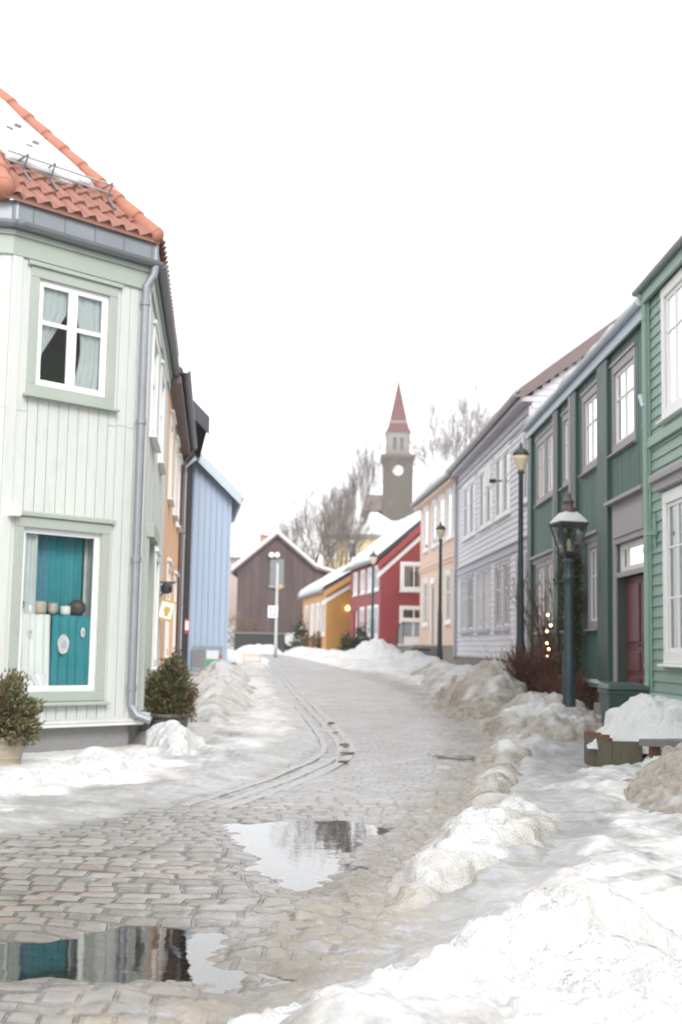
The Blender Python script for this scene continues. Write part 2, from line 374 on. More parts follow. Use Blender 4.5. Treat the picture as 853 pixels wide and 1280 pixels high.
# ------------------------------------------------------------------ road and terrain
def build_road():
    nr, nc = 980, 520
    q = np.linspace(0, 1, 4000); Dq = 1.0 * 90 ** q; wgt = (1 + 3.2 * np.exp(-((Dq - 6.8) / 2.6) ** 2)); cw = np.cumsum(wgt); cw = (cw - cw[0]) / (cw[-1] - cw[0])
    D = np.interp(np.linspace(0, 1, nr), cw, Dq)
    t = np.linspace(-1, 1, nc); t = t * (.38 + .62 * np.abs(t) ** 1.6)
    X = np.outer(4.6 + .13 * D, t); Y = np.repeat(D[:, None], nc, 1)
    x, y = X.ravel(), Y.ravel()
    # paving coordinates: courses run across the lane and follow its bend
    kb = np.array(KERB); bend = np.interp(y, kb[::-1, 1], kb[::-1, 0])
    pu = x - .55 * np.where(y > 10.2, bend + 1.02, 0) + (fbm(x, y, .8, 3, 101) - .5) * .30 + (fbm(x, y, 3.1, 2, 103) - .5) * .05
    pv = y + .10 * x + (fbm(x, y, .7, 3, 107) - .5) * .45 + (fbm(x, y, 3.3, 2, 109) - .5) * .05
    row = np.floor(pv / .15); hr = np.modf(np.abs(np.sin(row * 91.7 + 3.1) * 24634.6345))[0]; h2 = np.modf(np.abs(np.sin(row * 47.3 + 1.7) * 13758.13))[0]
    nearw = (y < 11.5); pu = np.where(nearw, pu * (.78 + .5 * h2) + hr * .19, pu)
    of = np.where(row % 2 == 0, .095, 0); colm = np.floor((pu + of) / .19)
    lx = pu + of - colm * .19; ly = pv - row * .15; dj = np.minimum(np.minimum(lx, .19 - lx), np.minimum(ly, .15 - ly))
    hs = np.modf(np.abs(np.sin(row * 127.1 + colm * 311.7) * 43758.5453))[0]
    z = zg(y) + .022 + (fbm(x, y, 1.3, 3, 3) - .5) * .026
    sett = (sstep(.0, .05, dj) * .012 + (hs - .5) * .009) * sstep(13, 8, y)
    w1, w2 = sd_poly(x, y, P1), sd_poly(x, y, P2)
    ragged = (fbm(x, y, 2.2, 4, 21) - .5) * .7
    z -= .046 * sstep(.22, -.22, w1 + ragged * .7) + .046 * sstep(.22, -.20, w2 + ragged * .8)
    wk = sd_poly(x, y, WALK)
    z += .055 * sstep(.05, -.5, wk) * (.5 + fbm(x, y, 1.6, 4, 5))
    rd = np.array(ROADR); xr = np.interp(y, rd[::-1, 1], rd[::-1, 0])
    off = x - xr                                  # >0: right of the carriageway
    z += np.where(off > 0, sstep(0, .9, off) * (.03 + .09 * fbm(x, y, 1.4, 4, 8)), 0)
    ln = sd_poly(x, y, LANE)
    tr = sstep(.35, -.15, ln + (fbm(x, y, 1.8, 3, 121) - .5) * .5)
    rg = lambda sc, sd: 1 - np.abs(2 * fbm(x, y, sc, 2, sd) - 1)
    crust = (fbm(x, y, 1.2, 3, 131) * .17 + (fbm(x, y, 3.4, 3, 133) - .4) * .10 + (fbm(x, y, 10, 3, 135) - .5) * .06)
    z += sstep(.15, .75, off) * (1 - .85 * tr) * crust * np.where(y > 20, .7, 1)
    z += sstep(-.05, -.5, wk) * (fbm(x, y, 5, 4, 137, .6) - .5) * .06
    z += tr * (rg(2.2, 139) - .6) * .05
    inroad = sstep(.1, -.3, off) * sstep(-.1, .3, wk)
    # masks
    ice = .34 + .13 * sstep(6.5, 9.5, y) + .35 * (fbm(x, y, .6, 3, 31) - .5)
    ice += .35 * np.exp(-(off / .9) ** 2) + .45 * sstep(.2, -.4, wk) + .4 * sstep(.3, -.2, ln)
    far = sstep(8.5, 14, y); ice = ice + .20 * far * inroad
    slush = 1.05 * np.exp(-(off + .02) ** 2 / .32) * (.45 + 1.1 * fbm(x, y, 1.7, 4, 91)) + .35 * np.exp(-(d_line(x, y, [(-2.8, 9.2), (-1.9, 9.6), (-1.3, 10.4), (-.85, 12), (-.55, 13.8), (-.35, 16), (-.4, 18.5), (-.9, 23), (-1.8, 33)]) ** 2) / .10)
    slush = slush + .28 * tr * fbm(x, y, 1.9, 4, 141) + .50 * sstep(.2, -.6, wk) * (.4 + 1.2 * fbm(x, y, 2.6, 4, 61)) + .25 * sstep(9.5, 6, y) * (.2 + fbm(x, y, 1.2, 4, 67)) - .35 * sstep(.3, -.2, ln)
    slush = slush * (1 - .5 * sstep(28, 45, y))
    snow = .62 * sstep(.2, .75, off) + .46 * sstep(0, -.8, wk) * (.3 + 1.3 * fbm(x, y, 1.3, 3, 71)) - .62 * tr * (.45 + 1.0 * fbm(x, y, 1.6, 3, 73))
    snow += .8 * sstep(35, 41, y) * (1 - inroad) + .45 * sstep(.1, .7, off) * sstep(20, 27, y)
    snow += .55 * sstep(.2, -.3, sd_poly(x, y, [(-4, 10.6), (-2.4, 10.6), (-1.9, 11.7), (-1.7, 13.2), (-2.2, 15), (-4, 15)]))
    snow += .35 * np.exp(-((d_line(x, y, [(-2.2, 36), (-1.9, 30), (-1.35, 24), (-1.0, 20), (-.9, 17)])) ** 2) / .5)
    snow = np.where(y > 62, .9, snow)
    z += np.clip(slush, 0, 1) * (fbm(x, y, 6, 4, 81, .6) - .42) * .075
    cob0 = sstep(.25, -.15, off + (fbm(x, y, 2.0, 4, 41) - .5) * .5) * sstep(-.12, .12, wk + (fbm(x, y, 2.5, 3, 43) - .5) * .2)
    z += sett * cob0 * (1 - .5 * np.clip(slush, 0, 1)) * (1 - .45 * sstep(.5, .0, np.minimum(w1, w2) + ragged * .5))
    co = np.stack([x, y, z], 1).astype(np.float32)
    me = bpy.data.meshes.new('road'); nf = (nr - 1) * (nc - 1)
    i = np.arange(nr * nc).reshape(nr, nc); f = np.stack([i[:-1, :-1], i[:-1, 1:], i[1:, 1:], i[1:, :-1]], -1).reshape(-1, 4)
    me.vertices.add(nr * nc); me.vertices.foreach_set('co', co.ravel())
    me.loops.add(nf * 4); me.loops.foreach_set('vertex_index', f.ravel().astype(np.int32))
    me.polygons.add(nf); me.polygons.foreach_set('loop_start', np.arange(0, nf * 4, 4, dtype=np.int32)); me.polygons.foreach_set('loop_total', np.full(nf, 4, np.int32))
    me.update(); me.polygons.foreach_set('use_smooth', [True] * nf)
    cob = cob0
    me.attributes.new('paving', 'FLOAT_VECTOR', 'POINT').data.foreach_set('vector', np.stack([pu, pv, np.zeros_like(pu)], 1).astype(np.float32).ravel())
    wet = sstep(.55, .0, np.minimum(w1, w2) + ragged * .5)
    for nme, a in (('wet', wet), ('cob', cob), ('ice', ice), ('slush', slush), ('snow', snow)):
        me.attributes.new(nme, 'FLOAT', 'POINT').data.foreach_set('value', np.clip(a, 0, 1.2).astype(np.float32))
    me.materials.append(M['ground']); o = bpy.data.objects.new('road', me); COL.objects.link(o); tag(o, 'wet cobbled street glazed with ice and slush', 'road', kind='structure')
build_road()

def terrain():
    ys = np.concatenate([np.linspace(-40, 84, 32), np.linspace(86, 300, 60), np.linspace(330, 900, 8)]); xs = np.concatenate([[-700, -300], np.linspace(-120, 120, 81), [300, 700]])
    mb = MB(); g = []
    for y in ys:
        for x in xs:
            n = float(fbm(np.array([x]), np.array([y]), .06, 3, 4)[0])
            yy = min(y, 262); mb.v.append((x, y, float(hillz(x, yy)) - .12 + (n - .5) * 2.0 * float(sstep(92, 110, np.array(y * 1.))) - .0))
    nx = len(xs)
    for b in range(len(ys) - 1):
        for a in range(nx - 1):
            k = b * nx + a; mb.f.append((k, k + 1, k + nx + 1, k + nx))
    o = mb.build('ground', 'snowclean', smooth=True, recalc=False); tag(o, 'snow covered ground rising to a hill behind the street', 'ground', kind='structure')
terrain()

mb = MB()
mb.poly([(-2.6, 4.4, .004), (.7, 4.4, .004), (.7, 10.1, .004), (-2.6, 10.1, .004)])
tag(mb.build('water', 'water'), 'shallow meltwater lying in puddles on the cobbles', 'puddle', kind='structure')

# kerb: two courses of long granite setts following the bend
def offset_path(pts, d, step):
    P = np.array(pts[::-1]); seg = np.hypot(*np.diff(P, axis=0).T); L = np.concatenate([[0], np.cumsum(seg)]); t = np.arange(0, L[-1], .05)
    x = np.interp(t, L, P[:, 0]); y = np.interp(t, L, P[:, 1])
    k = np.hanning(41); k /= k.sum()
    xs = np.convolve(np.pad(x, 20, 'edge'), k, 'valid'); ys = np.convolve(np.pad(y, 20, 'edge'), k, 'valid')
    tx, ty = np.gradient(xs), np.gradient(ys); l = np.hypot(tx, ty); l[l == 0] = 1
    return xs - ty / l * d, ys + tx / l * d
mb = MB()
for course, (d0, d1) in enumerate(((-.14, -.03), (.02, .12), (.22, .31))):
    ax, ay = offset_path(KERB, d0, .05); bx, by = offset_path(KERB, d1, .05); k = 0
    while k < len(ax) - 12:
        n = random.randint(5, 9); e = min(k + n, len(ax) - 1); h = (.040 if course == 2 else .030) + random.uniform(-.007, .007)
        bot, top = [], []
        for xx, yy in ((ax[k], ay[k]), (ax[e] * .75 + ax[e - 1] * .25, ay[e] * .75 + ay[e - 1] * .25), (bx[e] * .75 + bx[e - 1] * .25, by[e] * .75 + by[e - 1] * .25), (bx[k], by[k])):
            z = float(zg(yy)); bot.append((xx, yy, z - .03)); top.append((xx, yy, z + h))
        mb.prism(bot, top); k = e
tag(mb.build('kerb', 'cobble', bevel=.012), 'curved double kerb of long granite setts along the sidewalk', 'kerb', kind='structure')
for i, (x, y, r, lab) in enumerate([(1.41, 14.85, .30, 'dark wet manhole cover near the right edge of the cobbles'), (.12, 8.5, .17, 'round manhole cover lying in the edge of the big puddle')]):
    zo = -.045 if i else .004; c = thing('manhole_cover', lab, 'manhole cover', (x, y, float(zg(y)) + .02 + zo))
    mb = MB(); mb.lathe((x, y, float(zg(y)) + .01 + zo), [(r, -.02), (r, .012), (r * .93, .016), (r * .9, .010), (0.02, .010)], 28); mb.build('lid', 'manhole', c)
    mb = MB()
    for k in range(-3, 4): mb.box(x - r * .75, x + r * .75, y + k * r * .2 - .012, y + k * r * .2 + .012, float(zg(y)) + .018 + zo, float(zg(y)) + .03 + zo)
    mb.build('tread', 'manhole', c)
for i, (x, y, s) in enumerate([(-.10, 19.2, .06), (-.02, 17.6, .045), (.10, 16.0, .075), (.13, 15.0, .085), (.08, 14.1, .07)]):
    mb = MB(); pts = [(x + s * math.cos(a) * (.7 + .5 * random.random()), y + s * 1.2 * math.sin(a) * (.7 + .5 * random.random()), float(zg(y)) + .040) for a in np.linspace(0, 6.28, 12)[:-1]]
    mb.prism(pts, [(a, b, c + .012) for a, b, c in pts])
    tag(mb.build('leaf_litter', 'cobbleold', bevel=.01), 'small brown clump of wet leaves in the kerb gutter', 'leaf litter', 'brown leaf clumps in the kerb gutter')

# ------------------------------------------------------------------ snow heaps
def heap(poly, h, label, edge=.35, res=.04, lump=.35, dirt=.5, seed=0, base=None, peaks=(), m='snow', name='snow_bank', group=None, sx=1.0):
    P = np.array(poly); x0, y0 = P.min(0) - .3; x1, y1 = P.max(0) + .3
    xs = np.arange(x0, x1, res); ys = np.arange(y0, y1, res * sx); X, Y = np.meshgrid(xs, ys); x, y = X.ravel(), Y.ravel()
    d = -sd_poly(x, y, poly) + (fbm(x, y, 1.8, 4, seed + 50) - .5) * .5 * min(1, edge * 2)
    dd = np.maximum(d, 0)
    H = h * (1 - np.exp(-(dd / edge) ** 1.45))
    for px, py, ph, pr in peaks: H += ph * np.exp(-((x - px) ** 2 + (y - py) ** 2) / pr ** 2) * sstep(0, .3, d)
    n1 = fbm(x, y, 1.5, 4, seed); n2 = (1 - np.abs(fbm(x, y, 2.6, 2, seed + 7) * 2 - 1)) ** 2; n5 = (1 - np.abs(fbm(x, y, 6.5, 3, seed + 11, .6) * 2 - 1)) ** 2; n3 = fbm(x, y, 9, 4, seed + 3, .6); n4 = fbm(x, y, 24, 2, seed + 5)
    H = H * (1 - lump + lump * (n1 * 1.0 + n2 * .75)) + sstep(0, .25, d) * ((n5 - .35) * .045 + (n3 - .5) * .13 + (n4 - .5) * .035)
    r2 = np.random.default_rng(seed + 900); nl = int(min(260, 14 * max(0.5, float((d > 0).sum()) * res * res * sx)))
    ii = np.flatnonzero(d > .02)
    if len(ii) and res < .05:
        for k in r2.choice(ii, nl):
            rr = r2.uniform(.03, .13) * (1 if r2.random() < .85 else 1.6); q = np.flatnonzero((np.abs(x - x[k]) < rr) & (np.abs(y - y[k]) < rr))
            e = 1 - ((x[q] - x[k]) ** 2 + (y[q] - y[k]) ** 2 * r2.uniform(.6, 1.6)) / rr ** 2
            H[q] = np.maximum(H[q], H[k] + rr * .42 * np.maximum(e, 0) ** .8 - rr * .06)
    zb = zg(y) if base is None else base
    z = zb + np.where(d > 0, H + .024, -.14 * np.minimum(1, -d / .1) + .024)
    keep = (d > -.12).reshape(X.shape)
    i = np.arange(x.size).reshape(X.shape); q = keep[:-1, :-1] & keep[1:, :-1] & keep[:-1, 1:] & keep[1:, 1:]
    f = np.stack([i[:-1, :-1], i[:-1, 1:], i[1:, 1:], i[1:, :-1]], -1)[q]
    used = np.unique(f); mp = np.full(x.size, -1); mp[used] = np.arange(used.size)
    me = bpy.data.meshes.new(name); ctr = (float(P[:, 0].mean()), float(P[:, 1].mean()), float(zg(P[:, 1].mean())) if base is None else base)
    co = np.stack([x, y, z], 1)[used] - np.array(ctr)
    me.from_pydata(co.tolist(), [], mp[f].tolist())
    me.polygons.foreach_set('use_smooth', [True] * len(me.polygons))
    dv = np.clip(dirt * (.35 + .9 * np.exp(-dd / (edge * 1.1))) + (n1 - .5) * .9 * dirt + (n2 - .6) * -.5 * dirt, 0, 1.3)
    me.attributes.new('dirt', 'FLOAT', 'POINT').data.foreach_set('value', dv[used].astype(np.float32))
    me.materials.append(M[m]); o = bpy.data.objects.new(name, me); COL.objects.link(o); o.location = ctr
    return tag(o, label, 'snow bank', group)
heap([(-.42, 4.35), (-.05, 4.9), (.3, 5.3), (.75, 5.6), (1.1, 5.8), (1.45, 5.7), (1.75, 5.2), (2.0, 4.7), (2.6, 4.0), (2.8, 2.2), (-.6, 2.2)], .09, 'broad bright white snow bank filling the near corner beside the trodden lane', .30, .022, .4, .22, 1, peaks=((1.05, 5.25, .23, .36), (.75, 5.15, .10, .3), (.3, 4.8, .06, .3), (1.2, 4.3, .12, .7)))
heap([(0.20, 6.3), (0.38, 7.5), (0.62, 8.7), (.95, 9.9), (1.3, 10.9), (1.8, 10.6), (1.85, 9.4), (1.5, 7.9), (0.78, 6.6), (.55, 6.3)], .17, 'low lumpy white snow heap between the cobbles and the trodden lane', .28, .025, .5, .5, 2, peaks=((.95, 8.3, .10, .5), (.65, 7.1, .05, .35)))
heap([(1.0, 10.4), (1.45, 13.5), (1.9, 16.2), (2.5, 16.6), (2.3, 14.4), (1.85, 12.2), (1.5, 10.6)], .11, 'narrow brownish ridge of ploughed snow leading up to the lamp heap', .22, .03, .85, .8, 3, peaks=((1.45, 12.0, .08, .3), (2.0, 14.6, .12, .4)))
heap([(2.12, 9.75), (2.4, 11.2), (2.9, 12.2), (3.8, 13.0), (5.2, 13.0), (5.2, 6.2), (3.0, 6.4), (2.45, 8.6)], .36, 'big dirty snow bank in front of the old wooden planter', .4, .03, .45, .85, 4, peaks=((3.0, 10.3, .18, .7), (3.5, 11.4, .12, .6)))
heap([(2.62, 12.1), (2.80, 12.6), (3.0, 12.9), (3.6, 12.7), (3.7, 11.8), (3.0, 11.6)], .34, 'small snow heap pushed against the mossy planter end', .25, .025, .45, .4, 5)
heap([(1.95, 16.6), (2.0, 18.4), (2.6, 19.9), (3.9, 20.2), (4.05, 17.2), (3.7, 16.2), (2.9, 15.9), (2.3, 16.0)], .34, 'wide snow heap around the foot of the lantern post', .4, .035, .45, .75, 6, peaks=((3.0, 18.6, .22, .6), (2.5, 17.6, .06, .4)))
heap([(1.9, 20.6), (1.85, 23.5), (2.1, 26.2), (3.0, 26.8), (3.7, 25.0), (3.5, 21.2), (2.7, 20.0)], .40, 'tallest dirty grey snow heap beside the red twigs', .4, .04, .4, .8, 7, peaks=((2.72, 22.4, .42, .75), (2.6, 24.2, .25, .8)))
heap([(2.0, 27.2), (1.9, 31), (1.7, 34.5), (2.6, 35), (3.6, 33), (3.9, 28.5), (3.2, 26.9)], .36, 'long grey white snow heap below the lilac house', .5, .06, .45, .5, 8, peaks=((2.9, 29, .2, .9), (2.8, 32.6, .15, .8)))
heap([(1.7, 35.6), (1.5, 39), (1.8, 41.5), (3.3, 41.5), (3.3, 36)], .36, 'rounded white snow heap around the lamp before the peach house', .5, .06, .4, .2, 9, peaks=((2.9, 36.8, .25, .7), (2.1, 39, .3, .8)))
heap([(1.0, 43), (.2, 47), (-.4, 51.5), (.8, 53.0), (2.6, 50.5), (3.0, 43)], .42, 'white snow heap piled before the red house', .6, .08, .4, .12, 10, peaks=((1.5, 47.5, .40, 1.2),))
heap([(-.6, 53), (-1.9, 58), (-2.9, 64), (-1.9, 66), (-.9, 62.8), (1.0, 53.8)], .30, 'low white snow heap running along the ochre house', .5, .08, .4, .1, 11)
heap([(-3.6, 10.6), (-2.76, 10.55), (-2.4, 11.0), (-2.0, 11.9), (-1.82, 13.1), (-2.0, 14.0), (-2.30, 14.5), (-2.9, 13.7), (-3.1, 12.7), (-3.3, 12.2), (-4.6, 12.2), (-4.6, 10.6)], .075, 'flat white strip of snow along the corner house foundation', .3, .025, .35, .10, 12, peaks=((-2.3, 13.0, .05, .4),))
heap([(-2.12, 14.5), (-1.80, 13.7), (-1.56, 14.5), (-1.6, 15.4), (-1.9, 15.9), (-2.25, 15.7), (-2.3, 15.1)], .24, 'rounded clean snow heap at the downpipe corner', .18, .02, .3, .12, 13, peaks=((-1.95, 15.0, .12, .35),))
heap([(-2.5, 19.6), (-1.85, 17.8), (-1.5, 18.6), (-1.3, 22), (-1.75, 27), (-2.6, 33.5), (-3.6, 34.8), (-3.6, 29), (-3.0, 23)], .34, 'long snow heap beside the potted bush and blue gable', .45, .05, .45, .38, 14, peaks=((-2.3, 21.5, .12, .7), (-2.8, 30.5, .2, 1.0)))
heap([(-6.2, 44), (-3.2, 43), (-2.6, 46), (-3.1, 52), (-4.2, 58), (-6.5, 58)], .16, 'flat white snow field left of the far road bend', .6, .1, .4, .05, 15)
heap([(-5.2, 61), (-2.9, 61), (-2.6, 62.2), (-3.0, 63), (-5.2, 63)], .40, 'white snow strip in front of the low dark wall', .4, .08, .3, .05, 16)

# ------------------------------------------------------------------ facades
class Frame:
    def __init__(s, p0, heading, side):
        a = R(heading); s.p0 = np.array(p0, float); s.u = np.array([math.sin(a), math.cos(a)])
        s.n = np.array([-s.u[1], s.u[0]]) if side == 'R' else np.array([s.u[1], -s.u[0]]); s.holes = []
    def P(s, a, d, z): q = s.p0 + s.u * a + s.n * d; return (float(q[0]), float(q[1]), float(z))
class StreetFrame(Frame):
    # distances along the two green fronts were taped along a line half a degree off; this brings them onto the true front
    def P(s, a, d, z): return Frame.P(s, 7052 / (27 + 6355 / a), d, z)
def cut(lo, hi, gaps):
    segs = [(lo, hi)]
    for a, b in gaps:
        new = []
        for x, y in segs:
            if b <= x or a >= y: new.append((x, y)); continue
            if a > x: new.append((x, a))
            if b < y: new.append((b, y))
        segs = new
    return [q for q in segs if q[1] - q[0] > .02]
def sheet_with_holes(mb, fr, s0, s1, z0, z1, d=0, rev=.14):
    S = sorted({s0, s1, *[min(max(x, s0), s1) for h in fr.holes for x in h[:2]]}); Z = sorted({z0, z1, *[min(max(x, z0), z1) for h in fr.holes for x in h[2:4]]})
    for a, b in zip(S[:-1], S[1:]):
        for c, e in zip(Z[:-1], Z[1:]):
            ms, mz = (a + b) / 2, (c + e) / 2
            if any(h[0] < ms < h[1] and h[2] < mz < h[3] for h in fr.holes): continue
            mb.poly([fr.P(a, d, c), fr.P(b, d, c), fr.P(b, d, e), fr.P(a, d, e)])
    for h in fr.holes:
        a, b, c, e = h[:4]
        if a < s0 - .01 or b > s1 + .01: continue
        for p, q in (((a, c), (b, c)), ((b, c), (b, e)), ((b, e), (a, e)), ((a, e), (a, c))):
            mb.poly([fr.P(p[0], d, p[1]), fr.P(q[0], d, q[1]), fr.P(q[0], d - rev, q[1]), fr.P(p[0], d - rev, p[1])])
def vboards(mb, fr, s0, s1, z0, z1, pitch=.14, gap=.014, th=.018, jit=.0, joint=0):
    s = s0
    while s < s1 - .03:
        w = pitch * (1 + random.uniform(-jit, jit)); e = min(s + w - gap, s1); t = th + random.uniform(-.003, .003)
        for a, b in cut(z0, z1, [(h[2] - .03, h[3] + .03) for h in fr.holes if h[0] - .02 < e and h[1] + .02 > s]):
            if joint and a < joint < b - .3: q = joint + random.choice((-.01, 0, .012)); mb.fbox(fr, s, e, .001, t, a, q); mb.fbox(fr, s, e, .001, t - .003, q + .007, b)
            else: mb.fbox(fr, s, e, .001, t, a, b)
        s += w
def laps(mb, fr, s0, s1, z0, z1, pitch=.14, th=.028):
    z = z0
    while z < z1 - .02:
        e = min(z + pitch, z1)
        for a, b in cut(s0, s1, [(h[0] - .03, h[1] + .03) for h in fr.holes if h[2] - .01 < e and h[3] + .01 > z]):
            P = fr.P; mb.hexa([P(a, .001, z), P(b, .001, z), P(b, th, z), P(a, th, z), P(a, .001, e + .004), P(b, .001, e + .004), P(b, .005, e + .004), P(a, .005, e + .004)])
        z += pitch
def drape(mb, fr, fs, zt, zb, d, amp=.018, waves=7, n=40, m=14):
    """cloth sheet; fs(t) with t=0 at the top gives (s_left, s_right)"""
    ph = random.uniform(0, 6)
    def fn(u, v):
        a, b = fs(v); k = math.sin(u * waves * 6.283 + ph + .5 * math.sin(3 * u + v)) * amp * (.5 + .6 * v) + math.sin(u * waves * 2.7 + ph) * amp * .5
        return fr.P(a + (b - a) * u, d + k, zt + (zb - zt) * v)
    mb.grid(fn, np.linspace(0, 1, n), np.linspace(0, 1, m))
def window(H, fr, s0, s1, z0, z1, cm='white', sm='white', cols=(.5,), rows=(.66,), case=.10, sill=True, hood=0, curtain='half', gm='glass', rec=.020, mull=.05, bar=.03, frame=.055, pname='window', label=None, hoodm=None):
    fr.holes.append((s0, s1, z0, z1))
    mb = MB(); c = case; dt = .034
    mb.fbox(fr, s0 - c, s0, .002, dt, z0, z1); mb.fbox(fr, s1, s1 + c, .002, dt, z0, z1)
    mb.fbox(fr, s0 - c, s1 + c, .002, dt + .003, z1, z1 + c * 1.05); mb.fbox(fr, s0 - c, s1 + c, .002, dt + .003, z0 - c, z0)
    if sill: mb.fbox(fr, s0 - c - .04, s1 + c + .04, .004, dt + .075, z0 - c - .045, z0 - c - .002, z0 - c - .015)
    if hood: mb.fbox(fr, s0 - c - .05, s1 + c + .05, .004, dt + hood, z1 + c * 1.05 + .002, z1 + c * 1.05 + .07, z1 + c * 1.05 + .05)
    w = mb.build(pname, cm, H, bevel=.006)
    if label: w['label'] = label
    mb = MB(); f = frame; a, b = -rec - .018, -rec + .022
    mb.fbox(fr, s0, s0 + f, a, b, z0, z1); mb.fbox(fr, s1 - f, s1, a, b, z0, z1)
    mb.fbox(fr, s0 + f, s1 - f, a, b, z0, z0 + f); mb.fbox(fr, s0 + f, s1 - f, a, b, z1 - f, z1)
    xs = [s0 + f] + [s0 + (s1 - s0) * q for q in cols] + [s1 - f]
    for q in xs[1:-1]: mb.fbox(fr, q - mull / 2, q + mull / 2, a + .002, b - .002, z0 + f, z1 - f)
    for q in rows:
        zz = z0 + (z1 - z0) * q
        for k in range(len(xs) - 1):
            mb.fbox(fr, xs[k] + (mull / 2 if k else 0), xs[k + 1] - (mull / 2 if k < len(xs) - 2 else 0), a + .004, b - .004, zz - bar / 2, zz + bar / 2)
    mb.build('sash', sm, w, bevel=.004)
    mb = MB(); mb.poly([fr.P(s0 + .02, -rec, z0 + .02), fr.P(s1 - .02, -rec, z0 + .02), fr.P(s1 - .02, -rec, z1 - .02), fr.P(s0 + .02, -rec, z1 - .02)]); mb.build('pane', gm, w)
    if curtain:
        mb = MB(); W = s1 - s0
        if curtain == 'full': drape(mb, fr, lambda t: (s0 + .01, s1 - .01), z1, z0, -rec - .024, .007, max(3, int(W * 9)))
        elif curtain == 'half':
            drape(mb, fr, lambda t: (s0 + .01, s0 + W * .36), z1, z0, -rec - .024, .007, 4, 16); drape(mb, fr, lambda t: (s1 - W * .36, s1 - .01), z1, z0, -rec - .024, .007, 4, 16)
            drape(mb, fr, lambda t: (s0 + .01, s1 - .01), z1, z1 - .28 * (z1 - z0), -rec - .020, .006, 8, 30, 4)
        elif curtain == 'tied':
            g = lambda t: .46 if t < .25 else .46 - .34 * ((t - .25) / .45) if t < .7 else .12 + .06 * (t - .7)
            drape(mb, fr, lambda t: (s0 + .01, s0 + W * g(t)), z1, z0, -rec - .05, .012, 5, 24, 20)
            drape(mb, fr, lambda t: (s1 - W * (.46 - .2 * max(0, math.sin(3.14 * min(1, t * .9)) - .4)), s1 - .01), z1, z0, -rec - .05, .012, 5, 24, 20)
        elif curtain == 'cafe':
            drape(mb, fr, lambda t: (s0 + .01, s1 - .01), z1, z1 - .45 * (z1 - z0), -rec - .024, .007, 8, 30, 4)
        mb.build('curtain', 'lace', w, smooth=True)
    return w
def roof(H, fr, s0, s1, dep, ez, ov, pitch, th=.14, mr='blackroof', snow=.16, ovs=.15, smat='snowclean', edge_d=0):
    """gable roof, ridge along the facade; snow lies on both slopes"""
    rz = ez + (ov + dep / 2) * pitch
    def section(o, e): return [(ov + e, ez + o - e * pitch), (-dep / 2, rz + o), (-dep - ov - e, ez + o - e * pitch)]
    lo, hi = section(-th, 0), section(0, 0)
    mb = MB()
    for k in range(2):
        for (a, b, c, d) in ((lo[k], lo[k + 1], hi[k + 1], hi[k]),):
            A = [fr.P(s0 - ovs, *q) for q in (a, b, c, d)]; B = [fr.P(s1 + ovs, *q) for q in (a, b, c, d)]; mb.prism(A, B)
    mb.build('roof', mr, H)
    if snow:
        mb = MB(); n = max(8, int((s1 - s0 + 2 * ovs) / .25)); L = s1 - s0 + 2 * ovs
        prof = [(ov + .02, -.02), (ov + .05, .5), (ov - .06, .9), (ov - .5, 1.0), (ov - 1.6, 1.0), (-dep / 2 + .1, 1.0), (-dep / 2 - .2, .9), (-dep - ov, .8), (-dep - ov, -.02)]
        def fn(u, v):
            d, k = prof[v]; base = ez + (ov - d) * pitch if d > -dep / 2 else rz - (-dep / 2 - d) * pitch
            s = s0 - ovs + L * u; q = float(fbm(np.array([s]), np.array([d * .7 + 9]), 1.6, 3, 77)[0])
            jag = (q - .5) * .16 if v in (1, 2) else 0
            e = min(1, .35 + min(u, 1 - u) * L / .12)
            return fr.P(s, d + jag, base + .004 + snow * k * (.65 + .7 * q) * e)
        mb.grid(fn, np.linspace(0, 1, n + 1), range(len(prof)))
        mb.build('roof_snow', smat, H, smooth=True)
    return rz
def shell(mb, fr, s0, s1, dep, z0, z1, apex=None, s0gable=True):
    P = fr.P
    for s in (s0, s1):
        mb.poly([P(s, 0, z0), P(s, -dep, z0), P(s, -dep, z1)] + ([P(s, -dep / 2, apex)] if apex else []) + [P(s, 0, z1)])
    mb.poly([P(s0, -dep, z0), P(s1, -dep, z0), P(s1, -dep, z1), P(s0, -dep, z1)])
def gutter(H, fr, s0, s1, d, z, r=.06, m='zinc'):
    mb = MB(); n = 7
    a = [(d + r * math.cos(w), z + r * math.sin(w)) for w in np.linspace(math.pi, 2 * math.pi, n)]; b = [(d + (r - .012) * math.cos(w), z + (r - .012) * math.sin(w)) for w in np.linspace(2 * math.pi, math.pi, n)]
    ring = a + b; mb.prism([fr.P(s0, *q) for q in ring], [fr.P(s1, *q) for q in ring]); return mb.build('gutter', m, H)
def downpipe(H, pts, r=.045, m='zinc'):
    mb = MB(); mb.tube(pts, r, 12)
    P = [Vector(p) for p in pts]
    for a, b in zip(P[:-1], P[1:]):
        if (b - a).length > 2:
            for t in (.04, .33, .66, .96):
                q = a.lerp(b, t); dd = (b - a).normalized() * .03; mb.tube([q - dd, q + dd], r * 1.22, 12)
    return mb.build('downpipe', m, H, smooth=False)

